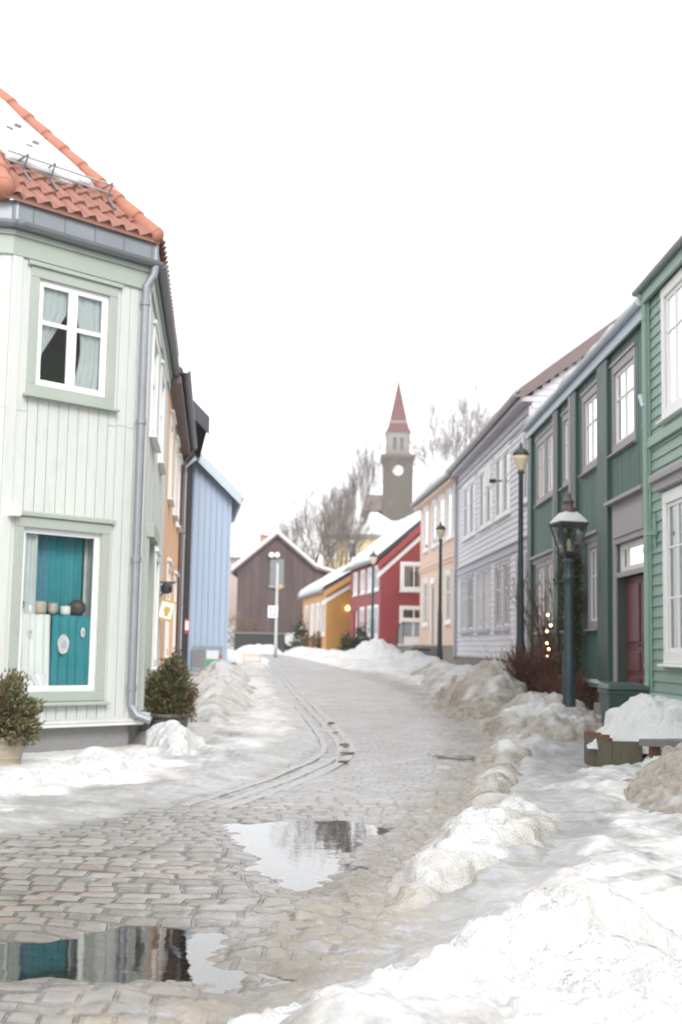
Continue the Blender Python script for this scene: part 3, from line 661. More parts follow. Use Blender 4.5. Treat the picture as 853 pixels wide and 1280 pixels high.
# ================================================================== corner house, pale green
def corner_house():
    B = np.array((-2.425, 15.0)); ch = Frame(B, 44, 'L'); rt = Frame(B, -5.7, 'L'); LW = -1.93
    A = B + ch.u * LW; lf = Frame(A, 76, 'L')     # left face runs along +X towards A
    H = thing('corner_house', 'pale green wooden corner house with red tiled hip roof and shop window', 'house', (float(B[0]), float(B[1]), 0))
    # windows first: they cut the wall
    window(H, ch, -1.57, -.60, 4.25, 5.49, 'sage', 'white', (.5,), (.60,), .115, True, .035, 'tied', 'frontglass', .03, .12, .05, .075)
    w = window(H, ch, -1.63, -.58, .79, 2.62, 'sage', 'white', (), (), .115, True, .035, None, 'shopglass', .05, .05, .03, .06, pname='shop_window')
    mb = MB(); drape(mb, ch, lambda t: (-1.62, -1.36), 2.62, .8, -.12, .02, 4, 30); mb.build('curtain', 'sheer', w, smooth=True)
    mb = MB(); drape(mb, ch, lambda t: (-1.42, -1.1), 2.64, .7, -.30, .025, 4, 30); mb.build('curtain', 'tealblue', w, smooth=True)
    mb = MB(); drape(mb, ch, lambda t: (-1.14, -.62), 2.64, .7, -.28, .03, 6, 40); mb.build('curtain', 'teal', w, smooth=True)
    mb = MB(); drape(mb, ch, lambda t: (-.64, -.45), 2.64, .7, -.26, .02, 3, 30); mb.build('curtain', 'sheer', w, smooth=True)
    for a, b, c, e in ((1.0, 2.1, 4.15, 5.4), (3.3, 4.4, 4.15, 5.4), (3.5, 4.5, 1.1, 2.6)): window(H, rt, a, b, c, e, 'white', 'white', (.5,), (.6,), .1, True, .03, 'full')
    rt.holes.append((1.15, 2.25, .5, 2.72))
    for a, b, c, e in ((-3.2, -2.2, 4.2, 5.45), (-3.2, -2.1, 1.0, 2.6)): window(H, lf, a, b, c, e, 'sage', 'white')
    # door in the street face
    mb = MB(); mb.fbox(rt, 1.15, 2.25, -.16, -.11, .5, 2.72); dr = mb.build('door', 'sage', H)
    mb = MB()
    for q in (.08, .60): mb.fbox(rt, 1.15 + q, 1.6 + q, -.109, -.09, .7, 1.4); mb.fbox(rt, 1.15 + q, 1.6 + q, -.109, -.09, 1.55, 2.5)
    mb.build('door_panel', 'sage', dr, bevel=.008)
    mb = MB(); mb.fbox(rt, 1.0, 1.15, .002, .05, .5, 2.72); mb.fbox(rt, 2.25, 2.4, .002, .05, .5, 2.72); mb.fbox(rt, .97, 2.43, .002, .11, 2.72, 2.9); mb.build('door_casing', 'sage', H)
    # walls
    mb = MB(); z0, z1 = .47, 6.0
    for fr, a, b in ((ch, LW, 0), (rt, 0, 6.15), (lf, -7, 0)):
        sheet_with_holes(mb, fr, a, b, z0, z1); vboards(mb, fr, a + .002, b - .002, z0, 5.70, .135, .010, .016, .06, 3.93)
    P1_, P2_ = rt.P(6.15, 0, 0), lf.P(-7, 0, 0)
    for z_a, z_b in ((z0, z1),):
        mb.poly([(P1_[0], P1_[1], z_a), (-12, P1_[1] + 1, z_a), (-12, P1_[1] + 1, z_b), (P1_[0], P1_[1], z_b)])
        mb.poly([(P2_[0], P2_[1], z_a), (-12, P1_[1] + 1, z_a), (-12, P1_[1] + 1, z_b), (P2_[0], P2_[1], z_b)])
    mb.build('wall', 'palegreen', H)
    # dim rooms behind the glass
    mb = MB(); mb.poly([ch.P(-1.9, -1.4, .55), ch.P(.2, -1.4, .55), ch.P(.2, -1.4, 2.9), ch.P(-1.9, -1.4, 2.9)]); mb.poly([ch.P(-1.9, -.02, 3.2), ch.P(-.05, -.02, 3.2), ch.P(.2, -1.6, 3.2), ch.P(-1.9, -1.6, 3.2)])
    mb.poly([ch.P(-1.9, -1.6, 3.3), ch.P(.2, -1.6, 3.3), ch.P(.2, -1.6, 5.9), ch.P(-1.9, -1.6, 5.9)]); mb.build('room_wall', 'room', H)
    mb = MB(); mb.fbox(ch, -1.72, -.5, -.62, -.02, .60, .70); mb.build('window_shelf', 'white', H)
    # foundation, ledge, corner boards, frieze
    mb = MB()
    for fr, a, b in ((ch, LW + .03, -.03), (rt, -.02, 6.1), (lf, -7, .02)): mb.poly([fr.P(a, -.05, -.4), fr.P(b, -.05, -.4), fr.P(b, -.05, .42), fr.P(a, -.05, .42)])
    mb.build('foundation', 'concrete', H)
    mb = MB()
    for fr, a, b in ((ch, LW - .05, .06), (rt, -.02, 6.15), (lf, -7, .02)): mb.fbox(fr, a, b, -.08, .11, .385, .46, .43)
    mb.build('base_ledge', 'offwhite', H, bevel=.012)
    mb = MB(); mb.fbox(ch, LW, .06, .0, .118, .42, .478, .450); mb.build('ledge_snow', 'snowclean', H, bevel=.01)
    mb = MB(); mb.fbox(ch, -.13, .005, .003, .034, .47, 5.70); mb.fbox(ch, LW - .005, LW + .13, .003, .034, .47, 5.70); mb.build('corner_board', 'palegreen', H, bevel=.004)
    mb = MB()
    for fr, a, b in ((ch, LW - .02, .02), (rt, 0, 6.15), (lf, -7, .02)): mb.fbox(fr, a, b, .003, .045, 5.68, 5.95); mb.fbox(fr, a, b, .046, .075, 5.90, 5.96)
    mb.build('frieze', 'sage', H, bevel=.006)
    # zinc cornice, gutter
    ov = .08
    mb = MB()
    for fr, a, b in ((ch, LW - .06, .06), (rt, -.06, 6.2), (lf, -7, .05)): mb.fbox(fr, a, b, -.05, ov, 5.96, 6.29)
    mb.build('cornice', 'zinc', H)
    mb = MB()
    for q in np.arange(LW + .2, 0, .42): mb.fbox(ch, q, q + .012, ov, ov + .008, 6.05, 6.28)
    mb.build('cornice_seam', 'zincdark', H)
    gutter(H, ch, LW - .09, .06, ov + .055, 6.03, .07, 'zincdark'); gutter(H, rt, -.08, 6.2, ov + .055, 6.03, .07, 'zincdark'); gutter(H, lf, -7, .12, ov + .055, 6.03, .07, 'zincdark')
    downpipe(H, [ch.P(-.02, .13, 5.98), ch.P(-.04, .12, 5.85), ch.P(-.12, .09, 5.70), ch.P(-.12, .09, .62), ch.P(-.08, .16, .50), ch.P(.03, .28, .44)], .05)
    # roof planes: pitch 46.7 deg; the corner plane is a triangle between two hips
    pk = .98; e0 = 6.30
    def roofpt(fr, s, d, extra=0): return fr.P(s, d + extra * .72, e0 + (ov + .05 - d) * pk + extra * .69)
    hw0, hw1 = LW - .22, .03                       # eave ends of the corner plane
    k1 = math.tan(R(24.85)); k0 = math.tan(R(16.0)); dtop = (hw1 - hw0) / (k0 + k1)
    def tilewave(s, v):                            # v: distance up the slope from the eave
        w = (s / .205) % 1; prof = .040 * math.sin(2 * math.pi * w) + (.02 if w > .75 else 0)
        return prof + .040 * (1 - (v / .34) % 1)
    mb = MB()
    vs = []
    r = 0
    while r * .34 < dtop * 1.46: vs += [r * .34 + .0005, r * .34 + .12, r * .34 + .24, r * .34 + .3395]; r += 1
    NS = 96
    def fn(u, v):
        dd = v / math.hypot(1, pk); s_l, s_r = hw0 + k0 * dd, hw1 - k1 * dd; s = s_l + (s_r - s_l) * u
        sn = hw0 + (hw1 - hw0) * u; sn = min(max(sn, s_l), s_r)
        return roofpt(ch, sn, ov + .05 - dd, tilewave(sn, v))
    mb.grid(fn, np.linspace(0, 1, NS), [v for v in vs if v / math.hypot(1, pk) < dtop])
    mb.grid(lambda u, v: ch.P(hw0 + (hw1 - hw0) * u, ov + .05, e0 - .03 + v * (.035 + tilewave(hw0 + (hw1 - hw0) * u, .001) * .7)), np.linspace(0, 1, NS), [0, 1])
    for fr, a, b, kk, sgn in ((rt, -.1, 6.3, k1, 1), (lf, -7, .1, k0, -1)):      # neighbouring planes
        def g(u, v, fr=fr, a=a, b=b, kk=kk, sgn=sgn):
            dd = v * 3.4; aa, bb = (a + kk * dd, b) if sgn > 0 else (a, b - kk * dd); s = aa + (bb - aa) * u
            return roofpt(fr, s, ov + .05 - dd, tilewave(s, dd * 1.46))
        mb.grid(g, np.linspace(0, 1, 160), np.linspace(0, 1, 44))
    mb.build('roof', 'tile', H, smooth=False, recalc=False)
    # hip tiles: overlapping tapered half barrels
    def hip(dirx, start, n, r0):
        mt = MB(); jn = MB(); st = Vector(start); dv = Vector(dirx).normalized(); L = .37
        for k in range(n):
            a = st + dv * (L * k); b = a + dv * (L + .04)
            mt.tube([a - dv * .0, a + dv * .03, a + dv * .25, b], [r0 * 1.06, r0 * 1.08, r0 * .96, r0 * .90], 14)
            jn.tube([b - dv * .035, b - dv * .006], r0 * 1.03, 14)
        q = st; mt.tube([q - dv * .07, q - dv * .03, q + dv * .02], [r0 * .45, r0 * .9, r0 * 1.06], 14)
        ob = mt.build('hip_tiles', 'ridge', H, smooth=True); jn.build('tile_joint', 'mortar', ob)
    n1, n2, n3 = ch.n, rt.n, lf.n
    def hipdir(na, nb):
        q = -(na + nb); c = np.dot(q, na); q = q / -c     # moves inward by one unit from both eaves
        return (q[0], q[1], pk)
    pr = ch.P(hw1 - .03, ov + .02, e0 + .06); pl = ch.P(hw0, ov + .02, e0 + .06)
    hip(hipdir(n1, n2), pr, 9, .115); hip(hipdir(n1, n3), pl, 8, .14)
    # roof snow on the corner plane above the guard
    mb = MB()
    def sn(u, v):
        lo = .86 + .10 * math.sin(u * 9) + .13 * (float(fbm(np.array([u * 6.]), np.array([2.]), 1, 3, 5)[0]) - .5)
        q = [lo, lo - .02, lo + .03, lo + .14, lo + .5, lo + .9, lo + 1.4, dtop * 1.46 - .05][v]; ht = [0.02, .075, .12, .125, .12, .11, .10, .02][v]
        dd = q / math.hypot(1, pk); a, b = hw0 + k0 * dd + .10, hw1 - k1 * dd - .17; b = max(b, a + .02)
        s = a + (b - a) * u; eg = min(1, .15 + min(u, 1 - u) * 8)
        nn = float(fbm(np.array([s * 4]), np.array([q * 4]), 1, 3, 8)[0])
        return roofpt(ch, s, ov + .05 - dd, ht * eg * (.75 + .5 * nn))
    mb.grid(sn, np.linspace(0, 1, 50), range(8)); mb.build('roof_snow', 'snowclean', H, smooth=True)
    for q, sx in ((1.42, -1.30), (1.62, -1.12), (1.80, -1.42), (2.0, -1.22)):
        mb = MB(); dd = q / math.hypot(1, pk); A = ((-.045, 0), (.04, -.012), (.05, .004), (-.04, .012))
        mb.prism([roofpt(ch, sx + a, ov + .05 - dd - b, .03) for a, b in A], [roofpt(ch, sx + a, ov + .05 - dd - b, .137) for a, b in A]); mb.build('bare_tile', 'zinc', H)
    # snow guard: two rails on triangular brackets
    mb = MB(); vv = .80
    for up, ex in ((vv, .10), (vv + .02, .20)):
        dd = up / math.hypot(1, pk); mb.tube([roofpt(ch, hw0 + k0 * dd + .12, ov + .05 - dd, ex), roofpt(ch, hw1 - k1 * dd - .10, ov + .05 - dd, ex)], .011, 8)
    sgd = mb.build('snow_guard', 'steel', H)
    for s in (-1.62, -1.25, -.42):
        mb = MB(); f = lambda v, ex: roofpt(ch, s, ov + .05 - v / math.hypot(1, pk), ex)
        mb.tube([f(vv - .18, .05), f(vv - .05, .06), f(vv, .24)], .012, 6); mb.tube([f(vv, .24), f(vv + .16, .05)], .012, 6); mb.tube([f(vv - .30, .04), f(vv - .10, .05)], .016, 6)
        mb.build('bracket', 'zincdark', sgd)
    # small white light fixture over the shop window
    mb = MB(); mb.fbox(ch, -1.86, -1.73, .02, .13, 2.72, 2.88, 2.84); mb.build('wall_light', 'white', H, bevel=.015)
    # ---- things standing in the shop window
    T = thing('display_table', 'narrow display table behind the shop window glass hidden under cloths', 'table', ch.P(-1.1, -.25, .7))
    mb = MB(); mb.fbox(ch, -1.60, -.62, -.24, -.10, 1.60, 1.63); mb.build('tabletop', 'plank', T)
    for a in (-1.57, -.66):
        for b in (-.22, -.13): mb = MB(); mb.fbox(ch, a - .02, a + .02, b - .015, b + .015, .70, 1.60); mb.build('leg', 'plank', T)
    def cloth(a, b, m, zb, lab, cat):
        mb = MB(); drape(mb, ch, lambda t: (a, b + .02 * t), 1.655, zb, -.085, .016, 5, 40, 20)
        mb.poly([ch.P(a, -.085, 1.655), ch.P(b, -.085, 1.655), ch.P(b, -.25, 1.655), ch.P(a, -.25, 1.655)]); tag(mb.build('table_cloth', m, smooth=True), lab, cat)
    cloth(-1.61, -1.16, 'lace', .78, 'white lace cloth hanging over the display table in the shop window', 'tablecloth')
    cloth(-1.155, -.60, 'teal', .72, 'teal cloth hanging over the display table in the shop window', 'tablecloth')
    mb = MB(); drape(mb, ch, lambda t: (-1.45 + .2 * t, -1.2 + .02 * t), .98, .72, -.065, .035, 3, 24, 8); tag(mb.build('table_cloth', 'lace', smooth=True), 'crumpled white lace end bunched on the shop window shelf', 'tablecloth')
    def pot_(s, prof, m, lab, cat, name):
        mb = MB(); q = ch.P(s, -.165, 1.66); mb.lathe((0, 0, 0), prof, 18); o = mb.build(name, m, smooth=True); o.location = q; tag(o, lab, cat)
    pot_(-1.54, [(.04, 0), (.07, .05), (.075, .12), (.04, .2), (.02, .26)], 'ceramicd', 'dark bird shaped vase at the white cloth end of the display', 'vase', 'vase')
    pot_(-1.40, [(.035, 0), (.045, .02), (.045, .09), (.04, .095)], 'ceramicw', 'small white cup beside the dark vase in the shop window', 'cup', 'cup')
    pot_(-1.27, [(.06, 0), (.085, .03), (.085, .12), (.075, .14), (.06, .145)], 'ceramic', 'squat cream jar on the white lace cloth', 'jar', 'jar')
    pot_(-1.09, [(.035, 0), (.06, .04), (.055, .12), (.045, .13)], 'ceramic', 'tall slim cream jar at the seam of the two cloths', 'jar', 'jar')
    pot_(-.92, [(.06, 0), (.062, .02), (.062, .10), (.055, .102)], 'ceramicw', 'square looking white cup on the teal cloth', 'cup', 'cup')
    pot_(-.76, [(.06, 0), (.10, .05), (.10, .12), (.06, .165), (.03, .18)], 'ceramicd', 'round dark brown pot on the teal cloth', 'pot', 'pot')
    for s, z, r, lab in ((-1.0, 1.32, .095, 'large round white plaque pinned on the teal cloth'), (-.74, 1.46, .05, 'small oval white plaque pinned on the teal cloth'), (-1.45, 1.45, .05, 'pale blue white plaque pinned on the white lace cloth')):
        mb = MB(); pts = [(s + r * (.8 if r > .06 else .6) * math.cos(a) * (1 + .06 * math.sin(5 * a)), z + r * 1.2 * math.sin(a)) for a in np.linspace(0, 6.283, 25)[:-1]]
        mb.prism([ch.P(a, -.062, b) for a, b in pts], [ch.P(a, -.05, b) for a, b in pts]); o = tag(mb.build('wall_plaque', 'ceramicw', bevel=.004), lab, 'plaque')
        mb = MB(); mb.prism([ch.P(s + (a - s) * .4 + r * .1, -.0495, z + (b - z) * .4) for a, b in pts], [ch.P(s + (a - s) * .4 + r * .1, -.045, z + (b - z) * .4) for a, b in pts]); mb.build('plaque_flower', 'signb', o)
corner_house()

# ================================================================== left row
def left_row():
    B = np.array((-2.425, 15.0)); fr = Frame(B, -5.7, 'L')
    H = thing('town_house', 'orange peach house squeezed behind the pale green corner house', 'house', fr.P(6.2, 0, 0))
    s0, s1 = 6.2, 14.7
    for a in (7.4, 10.2, 12.7): window(H, fr, a, a + 1.0, 4.1, 5.4, 'white', 'white', (.5,), (.6,), .12, True, .05, 'full')
    for a in (8.3, 12.4): window(H, fr, a, a + 1.1, 1.25, 2.75, 'white', 'white', (.5,), (.6,), .12, True, .05, 'full')
    fr.holes.append((10.4, 11.4, .75, 2.8))
    mb = MB(); mb.fbox(fr, 10.4, 11.4, -.15, -.1, .75, 2.8); mb.build('door', 'white', H)
    mb = MB(); sheet_with_holes(mb, fr, s0, s1, .7, 6.05); vboards(mb, fr, s0, s1, .7, 5.85, .16, .01, .012); shell(mb, fr, s0, s1, 7, .7, 6.05); mb.build('wall', 'peachl', H)
    mb = MB(); mb.fbox(fr, s0, s1, -.1, .02, -.2, .7); mb.build('foundation', 'stone', H)
    mb = MB(); mb.fbox(fr, s0, s1, .002, .22, 5.85, 6.0); mb.build('fascia', 'brown', H)
    roof(H, fr, s0, s1, 7, 6.1, .25, .75, .1, 'blackroof', 0, .05); gutter(H, fr, s0 - .05, s1 + .1, .30, 6.1, .08, 'zincdark')
    downpipe(H, [fr.P(14.6, .3, 6.05), fr.P(14.6, .08, 5.7), fr.P(14.6, .08, .5)], .05, 'brown')
    downpipe(H, [fr.P(14.9, .35, 5.85), fr.P(14.85, .10, 5.6), fr.P(14.85, .10, .5)], .045, 'bluetrim')
    # tilted advertising board on an iron bracket
    S = thing('hanging_sign', 'tilted white and yellow board hanging before the orange peach wall', 'sign', fr.P(5.4, 0, 1.9))
    mb = MB(); mb.tube([fr.P(5.4, .0, 2.35), fr.P(5.4, .26, 2.35)], .015); mb.tube([fr.P(5.4, .0, 2.1), fr.P(5.4, .22, 2.34)], .012); mb.tube([fr.P(5.4, .15, 2.35), fr.P(5.4, .15, 2.08)], .008); mb.build('bracket', 'ironblack', S)
    mb = MB(); mb.lathe(fr.P(5.4, .12, 2.16), [(.03, 0), (.09, .03), (.10, .12), (.03, .2)], 12); mb.build('lantern', 'ironblack', S)
    ca, sa = math.cos(R(-14)), math.sin(R(-14))
    def board(a, b, t0, t1, w=.12, h=.17, cx=.13, cz=1.89): return [fr.P(5.4 + t, cx + x * ca - z * sa, cz + x * sa + z * ca) for t in (t0, t1) for x, z in ((-w * a, -h * b), (w * a, -h * b), (w * a, h * b), (-w * a, h * b))]
    mb = MB(); mb.hexa(board(1, 1, -.012, .012)); bd = mb.build('board', 'signy', S)
    mb = MB(); mb.hexa(board(.88, .78, -.018, .018)); mb.build('board_face', 'signw', bd)
    mb = MB(); mb.hexa(board(.42, .28, -.021, .021, cz=1.90, cx=.14)); mb.hexa(board(.25, .2, -.0215, .0215, cz=1.83, cx=.13)); mb.build('emblem', 'signy', bd)
    # black house: gable end to the camera
    K = thing('black_house', 'tarred black house with steep roof wedged before the blue gable', 'house', (-3.62, 30.0, .5))
    gf = Frame((-3.62, 30.0), 81.5, 'L')             # s runs to the right, facing the camera
    def gable(Hh, f, xl, xr, zb, ze, slope, dep, wallm, roofm, trimm, ovr, batt=.15, ovf=.25, snow=0, verge=.24, vt=.06, rm2=None):
        rx = (xl + xr) / 2; za = ze + (xr - rx) * slope; P = f.P
        mb = MB(); mb.poly([P(xl, 0, zb), P(xr, 0, zb), P(xr, 0, ze), P(rx, 0, za), P(xl, 0, ze)]); mb.poly([P(xl, -dep, zb), P(xr, -dep, zb), P(xr, -dep, ze), P(rx, -dep, za), P(xl, -dep, ze)])
        for x in (xl, xr): mb.poly([P(x, 0, zb), P(x, -dep, zb), P(x, -dep, ze), P(x, 0, ze)])
        x = xl
        while x < xr - .05:
            e = min(x + batt - .06, xr); t = ze + (xr - max(x, e)) * slope if (x + e) / 2 > rx else ze + (min(x, e) - xl) * slope
            t = min(t, za) - .05; mb.fbox(f, x, e, .001, .035, zb, t); x += batt
        mb.build('wall', wallm, Hh)
        mb = MB(); th = .14
        for sg, x0 in ((1, xr), (-1, xl)):
            ex = x0 + sg * ovr; A = [(ex, ze - ovr * slope + .02), (rx, za + .02), (rx, za + .02 + th), (ex, ze - ovr * slope + .02 + th)]
            mb.prism([P(a, ovf, b) for a, b in A], [P(a, -dep - .2, b) for a, b in A])
        mb.build('roof', roofm, Hh)
        mb = MB()
        for sg, x0 in ((1, xr), (-1, xl)):
            ex = x0 + sg * (ovr + .02); A = [(ex, ze - ovr * slope + .05 + th - verge), (rx, za + .05 + th - verge), (rx, za + .06 + th), (ex, ze - ovr * slope + .06 + th)]
            mb.prism([P(a, ovf + .003, b) for a, b in A], [P(a, ovf + vt, b) for a, b in A])
        mb.build('verge_board', trimm, Hh)
        if snow:
            mb = MB()
            for sg, x0 in ((1, xr), (-1, xl)):
                ex = x0 + sg * (ovr - .02); A = [(ex, ze - ovr * slope + .03 + th), (rx, za + .03 + th), (rx, za + .03 + th + snow), (ex - sg * .1, ze - ovr * slope + .06 + th + snow)]
                mb.prism([P(a, ovf - .02, b) for a, b in A], [P(a, -dep - .2, b) for a, b in A])
            mb.build('roof_snow', 'snowclean', Hh, bevel=.06)
        return za
    gable(K, gf, -5.6, 0, .2, 6.95, 1.0, 5.2, 'black', 'blackroof', 'blackroof', .32, .16, .35, verge=.42)
    mb = MB(); mb.box(-5.25, -4.72, 33, 33.5, 7.6, 9.35); cm = mb.build('chimney', 'peachl', K); mb = MB(); mb.box(-5.32, -4.65, 32.93, 33.57, 9.35, 9.5); mb.build('chimney_cap', 'cap', cm)
    mb = MB(); mb.fbox(gf, -.10, .02, .021, .05, 1.6, 1.95); mb.build('notice', 'posterr', K); mb = MB(); mb.fbox(gf, -.085, .005, .051, .056, 1.68, 1.9); mb.build('notice_face', 'signw', K)
    # blue house
    U = thing('blue_house', 'light blue boarded house gable standing out into the street', 'house', (-3.17, 35.7, .5))
    bf = Frame((-3.17, 35.7), 83, 'L')
    gable(U, bf, -6.2, 0, .35, 5.72, .97, 7, 'blue', 'zinc', 'bluetrim', .26, .17, .3, verge=.34, vt=.05)
    gutter(U, Frame((-3.17, 35.7), -7, 'L'), -.35, 7, .30, 5.62, .07, 'bluetrim')
    # picture board leaning on the blue wall
    B2 = thing('display_board', 'grey display board with green and white poster leaning on the blue gable', 'board', (-3.7, 35.4, .55))
    f2 = Frame((-4.14, 35.38), 83, 'L')
    mb = MB(); mb.fbox(f2, 0, .86, -.03, .0, .62, 1.30); mb.build('panel', 'panel', B2); mb = MB(); mb.fbox(f2, -.02, .88, -.04, .02, .52, .62); mb.build('rail', 'zinc', B2)
    mb = MB(); mb.fbox(f2, .40, .80, .001, .006, .70, .92); mb.build('poster', 'posterg', B2); mb = MB(); mb.fbox(f2, .40, .74, .001, .006, .94, 1.18); mb.build('poster', 'posterw', B2)
    mb = MB(); mb.fbox(f2, .76, .84, .001, .006, .96, 1.06); mb.build('poster', 'posterr', B2); mb = MB(); mb.fbox(f2, .03, .36, .001, .006, .70, 1.2); mb.build('poster', 'concrete', B2)
    return gable
gable = left_row()

# ================================================================== right row
def right_row():
    g = StreetFrame((4.55, 0), -.5, 'R')
    # ---- mid green house at the frame's edge
    lg = StreetFrame((4.51, 0), -.5, 'R')
    H = thing('green_house', 'mid green clapboard house with tall white windows and grey window hood', 'house', lg.P(10, 0, 0))
    s0, s1 = 3.0, 16.72
    wins = [(14.9, 15.85), (12.4, 13.5), (9.5, 10.6), (6.6, 7.7)]
    for a, b in wins:
        window(H, lg, a, b, 4.60, 6.16, 'white', 'white', (.5,), (.68,), .13, True, 0, 'full')
        window(H, lg, a, b, 1.36, 3.33, 'white', 'white', (.5,), (.36, .70), .15, True, .0, 'half')
    for a, b in wins: mb = MB(); mb.fbox(lg, a - .32, b + .32, .003, .11, 3.52, 3.76, 3.72); mb.fbox(lg, a - .38, b + .38, .111, .17, 3.64, 3.77, 3.73); mb.build('window_hood', 'greyt', H, bevel=.01)
    mb = MB(); sheet_with_holes(mb, lg, s0, s1, .70, 6.45); laps(mb, lg, s0, s1 - .1, .82, 6.4, .145); shell(mb, lg, s0, s1, 8, .70, 6.45, 9.25); mb.build('wall', 'ltgreen', H)
    mb = MB(); mb.fbox(lg, s1 - .13, s1 + .01, .03, .05, .82, 6.4); mb.build('corner_board', 'ltgreen2', H)
    mb = MB(); mb.fbox(lg, s0, s1 + .02, .003, .13, .70, .82, .76); mb.fbox(lg, s0, s1, .03, .075, 4.20, 4.36, 4.33); mb.build('band_board', 'ltgreen2', H, bevel=.008)
    mb = MB(); mb.fbox(lg, s0, s1 - .03, -.15, -.02, -.4, .70); mb.build('foundation', 'stone', H)
    roof(H, lg, s0, s1, 8, 6.52, .08, .72, .16, 'blackroof', .0, .12); mb = MB(); mb.fbox(lg, s0, s1 + .12, .0, .08, 6.33, 6.40); mb.fbox(lg, s0, s1 + .13, .081, .12, 6.30, 6.50); mb.build('fascia', 'ltgreen2', H)
    gutter(H, lg, s0, s1 + .15, .17, 6.50, .055, 'zinc')
    downpipe(H, [lg.P(s1 - .02, .15, 6.44), lg.P(s1 - .02, .07, 6.30), lg.P(s1 - .02, .07, .95), lg.P(s1 - .02, .16, .62)], .045, 'ltgreen2')
    mb = MB(); mb.tube([lg.P(s1 - .05, .10, 4.80), lg.P(s1 + .16, .10, 5.0)], .035, 10); mb.build('pipe_branch', 'bluetrim', H)
    mb = MB(); mb.fbox(lg, 16.28, 16.44, .03, .17, 2.95, 3.02, 3.0); mb.fbox(lg, 16.33, 16.39, .03, .06, 2.8, 3.25); mb.build('shutter_stay', 'ltgreen2', H)
    mb = MB(); mb.fbox(lg, 16.60, 16.70, .03, .06, 2.52, 2.78); mb.build('house_number_plate', 'greyt', H)
    # ---- dark green house
    H = thing('dark_green_house', 'dark green boarded house with wine red door and grey trim', 'house', g.P(22, 0, 0))
    s0, s1 = 16.74, 28.12
    for a, b, n in ((17.75, 19.1, 1), (20.45, 21.6, 1), (22.95, 23.65, 1), (24.75, 25.75, 1), (26.05, 27.0, 1)):
        window(H, g, a, b, 4.62, 5.78, 'greyt', 'offwhite', (.5,), (.62,), .13, True, .03, 'full')
    for a, b in ((20.45, 21.15), (22.95, 23.55), (24.75, 25.70), (26.05, 27.0)):
        window(H, g, a, b, 1.86, 3.11, 'greyt', 'offwhite', (.5,), (.62,), .12, True, .02, 'full' if a > 24 else 'half')
    g.holes.append((17.05, 19.02, .56, 2.50)); g.holes.append((17.05, 19.02, 2.58, 3.02))
    H_ = H
    mb = MB(); sheet_with_holes(mb, g, s0, s1, .80, 6.2)
    vboards(mb, g, s0, 19.1, 3.75, 6.15, .14, .04, .034); vboards(mb, g, 19.1, s1, .86, 6.15, .14, .04, .034); shell(mb, g, s0, s1, 8, .80, 6.2, 9.0); mb.build('wall', 'dkgreen', H)
    # door in its recess, with jambs
    mb = MB()
    for a in (17.05, 19.02): mb.poly([g.P(a, 0, .5), g.P(a, -.145, .5), g.P(a, -.145, 3.05), g.P(a, 0, 3.05)])
    mb.fbox(g, 16.93, 17.05, .003, .04, .56, 3.05); mb.fbox(g, 19.02, 19.2, .003, .04, .56, 3.05); mb.fbox(g, 17.05, 19.02, -.14, .02, 2.50, 2.58); mb.fbox(g, 16.93, 19.2, .003, .045, 3.03, 3.66); mb.fbox(g, 17.1, 19.05, .046, .07, 3.12, 3.52); mb.fbox(g, 16.86, 19.3, .003, .16, 3.66, 3.76, 3.72)
    mb.build('door_surround', 'greyt', H, bevel=.006)
    mb = MB(); mb.fbox(g, 17.05, 19.02, -.18, -.13, .56, 2.5); dr = mb.build('door', 'door', H)
    mb = MB()
    for a in (17.15, 18.08):
        for z0, z1 in ((.68, .98), (1.06, 1.36), (1.5, 2.38)): mb.fbox(g, a, a + .80, -.129, -.105, z0, z1)
    mb.build('door_panel', 'door', dr, bevel=.012)
    mb = MB(); mb.tube([g.P(18.02, -.13, 1.45), g.P(18.02, -.06, 1.45), g.P(17.92, -.06, 1.45)], .014); mb.build('handle', 'ironblack', dr)
    mb = MB(); mb.fbox(g, 17.05, 19.02, -.10, -.04, 2.58, 2.66); mb.fbox(g, 17.05, 19.02, -.10, -.04, 2.94, 3.02); mb.fbox(g, 17.05, 17.13, -.10, -.04, 2.66, 2.94); mb.fbox(g, 18.94, 19.02, -.10, -.04, 2.66, 2.94); mb.fbox(g, 18.55, 18.6, -.095, -.045, 2.66, 2.94); tr = mb.build('transom_window', 'offwhite', H)
    mb = MB(); mb.poly([g.P(17.07, -.07, 2.6), g.P(19.0, -.07, 2.6), g.P(19.0, -.07, 3.0), g.P(17.07, -.07, 3.0)]); mb.build('pane', 'glass', tr)
    mb = MB(); mb.fbox(g, 16.86, 19.2, -.3, .35, .38, .55); mb.build('doorstep', 'stone', H)
    # posts, ledges, base
    for a, b, m_ in ((19.32, 20.12, 'dkgreen2'), (22.05, 22.55, 'dkgreen2'), (24.0, 24.4, 'dkgreen2'), (27.55, 28.1, 'dkgreen2'), (22.552, 22.72, 'greyt'), (24.402, 24.52, 'greyt')):
        mb = MB(); mb.fbox(g, a, b, .003, .10 if m_ == 'dkgreen2' else .11, .865, 6.1); mb.build('post', m_, H, bevel=.01)
    mb = MB()
    for a, b in ((20.13, 22.04), (22.73, 23.99), (24.53, 27.54)): mb.fbox(g, a, b, .003, .13, 3.32, 3.42, 3.37); mb.fbox(g, a, b, .003, .06, 3.22, 3.318)
    mb.build('ledge', 'greyt', H, bevel=.008)
    mb = MB(); mb.fbox(g, 19.25, s1, .003, .14, .76, .86, .80); mb.build('base_ledge', 'dkgreen', H); mb = MB(); mb.fbox(g, 19.25, s1, .03, .135, .861, .885, .83); mb.build('ledge_snow', 'snowclean', H)
    mb = MB(); mb.fbox(g, s0, s1, -.2, .0, -.4, .755); mb.build('foundation', 'stone', H)
